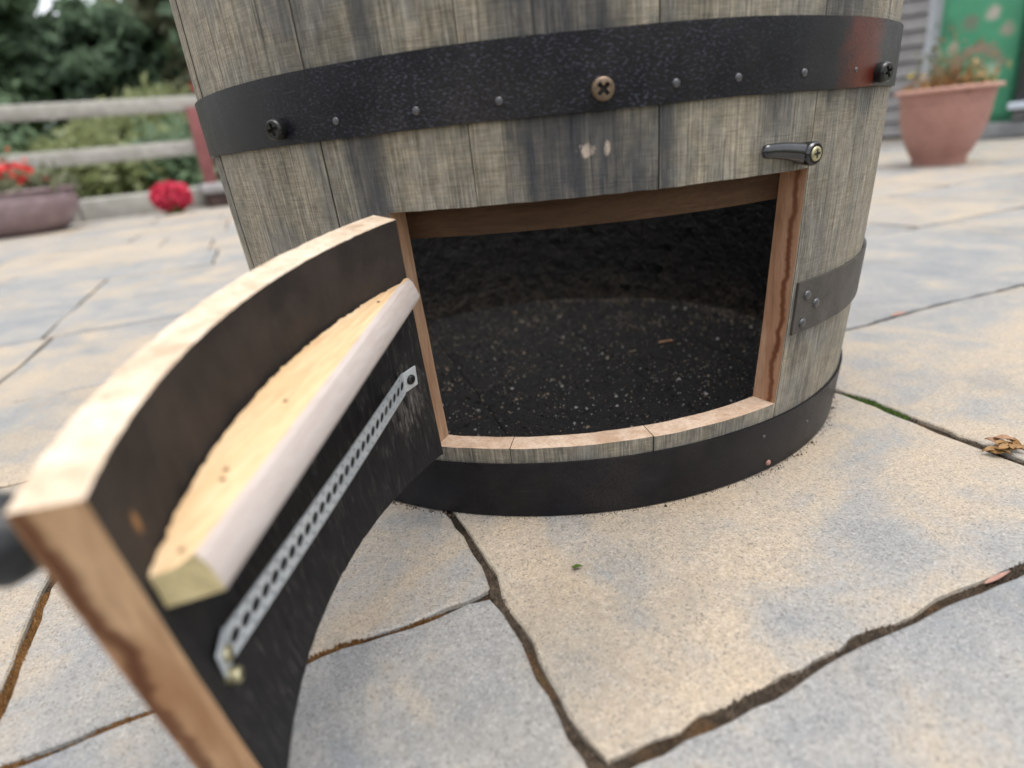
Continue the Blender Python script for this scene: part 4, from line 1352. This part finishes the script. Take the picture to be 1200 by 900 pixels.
# green cabinet with painted blossoms
def mat_green():
    t = NT('green_painted_panel')
    oc = t.coord('Object')
    sp = t.n('ShaderNodeSeparateXYZ'); t.l(oc, sp.inputs[0])
    n = t.noise(oc, 6, 4, 0.6)
    w = t.noise(oc, 22, 5, 0.7)
    c = t.ramp(n, [(0.3, (0.035, 0.20, 0.105)), (0.7, (0.055, 0.27, 0.145))])
    x, z = sp.outputs[0], sp.outputs[2]
    def spot(cx, cz, rx, rz, col, s=0.9):
        nonlocal c
        c = t.mix(t.math('MULTIPLY', t.blob(x, z, cx * 0.75, cz, rx * 0.85, rz, w, 3.2), s * 0.8), c, col)
    # arching painted spray and loose flowers
    for k in range(9):
        f = k / 8
        spot(-0.16 + 0.30 * f, 0.36 + 0.13 * math.sin(f * 2.6 + 0.25), 0.045, 0.03, (0.27, 0.16, 0.13), 0.8)
    for (cx, cz, r, col) in ((-0.17, 0.50, 0.035, (0.45, 0.42, 0.36)), (0.05, 0.65, 0.045, (0.50, 0.38, 0.36)), (0.15, 0.56, 0.04, (0.36, 0.25, 0.22)), (0.09, 0.36, 0.05, (0.42, 0.48, 0.40)), (-0.09, 0.30, 0.03, (0.03, 0.10, 0.05)),
                             (-0.08, 0.62, 0.05, (0.16, 0.12, 0.10)), (-0.22, 0.60, 0.06, (0.03, 0.13, 0.07)), (0.00, 0.40, 0.035, (0.30, 0.20, 0.16)), (0.02, 0.80, 0.05, (0.45, 0.34, 0.32)), (-0.15, 0.85, 0.04, (0.5, 0.45, 0.4))):
        spot(cx, cz, r, r, col)
    t.bump(n, 0.1, 0.003)
    return t.fin(c, 0.45)
M['green'] = mat_green()
M['greenplain'] = simple('green_paint', (0.03, 0.18, 0.095), (0.05, 0.24, 0.13), 8, 0.45, 0.1)
cab = facing('painted_cabinet', 2.59, 3.61, 'green cabinet painted with pale flowers behind the plant pot', 'cabinet')
bm_obj('base', box_bm(-0.24, 0.32, -0.30, 0.24, 0.0, 0.085, 0.012), M['stone'], cab, 40)
bm_obj('body', box_bm(-0.20, 0.20, -0.17, 0.20, 0.087, 1.25, 0.006), M['greenplain'], cab, 40)
bm_obj('door_panel', box_bm(-0.175, 0.175, -0.186, -0.171, 0.12, 1.20, 0.003), M['green'], cab, 40)
bm_obj('top', box_bm(-0.22, 0.22, -0.20, 0.22, 1.252, 1.285, 0.006), M['greenplain'], cab, 40)
bm_obj('handle', lathe([(0, 0), (0.010, 0.0), (0.014, 0.014), (0.009, 0.022), (0, 0.024)], 20, None, Matrix.Translation((0.15, -0.187, 0.95)) @ Matrix.Rotation(R(90), 4, 'X')), M['brass'], cab, 40)

bn = facing('storage_bin', 2.83, 3.17, 'black storage bin with a pale ledge at the right edge', 'bin')
bm_obj('body', box_bm(-0.24, 0.34, -0.02, 0.40, 0.15, 0.95, 0.02), M['blackbin'], bn, 40)
bm_obj('foot', box_bm(-0.18, 0.28, 0.03, 0.35, 0.0, 0.149, 0.01), M['blackbin'], bn, 40)
bm_obj('ledge', box_bm(-0.26, 0.36, -0.12, -0.021, 0.15, 0.185, 0.006), M['paleledge'], bn, 40)
bm_obj('lid', box_bm(-0.26, 0.36, -0.05, 0.42, 0.952, 0.99, 0.015), M['blackbin'], bn, 40)
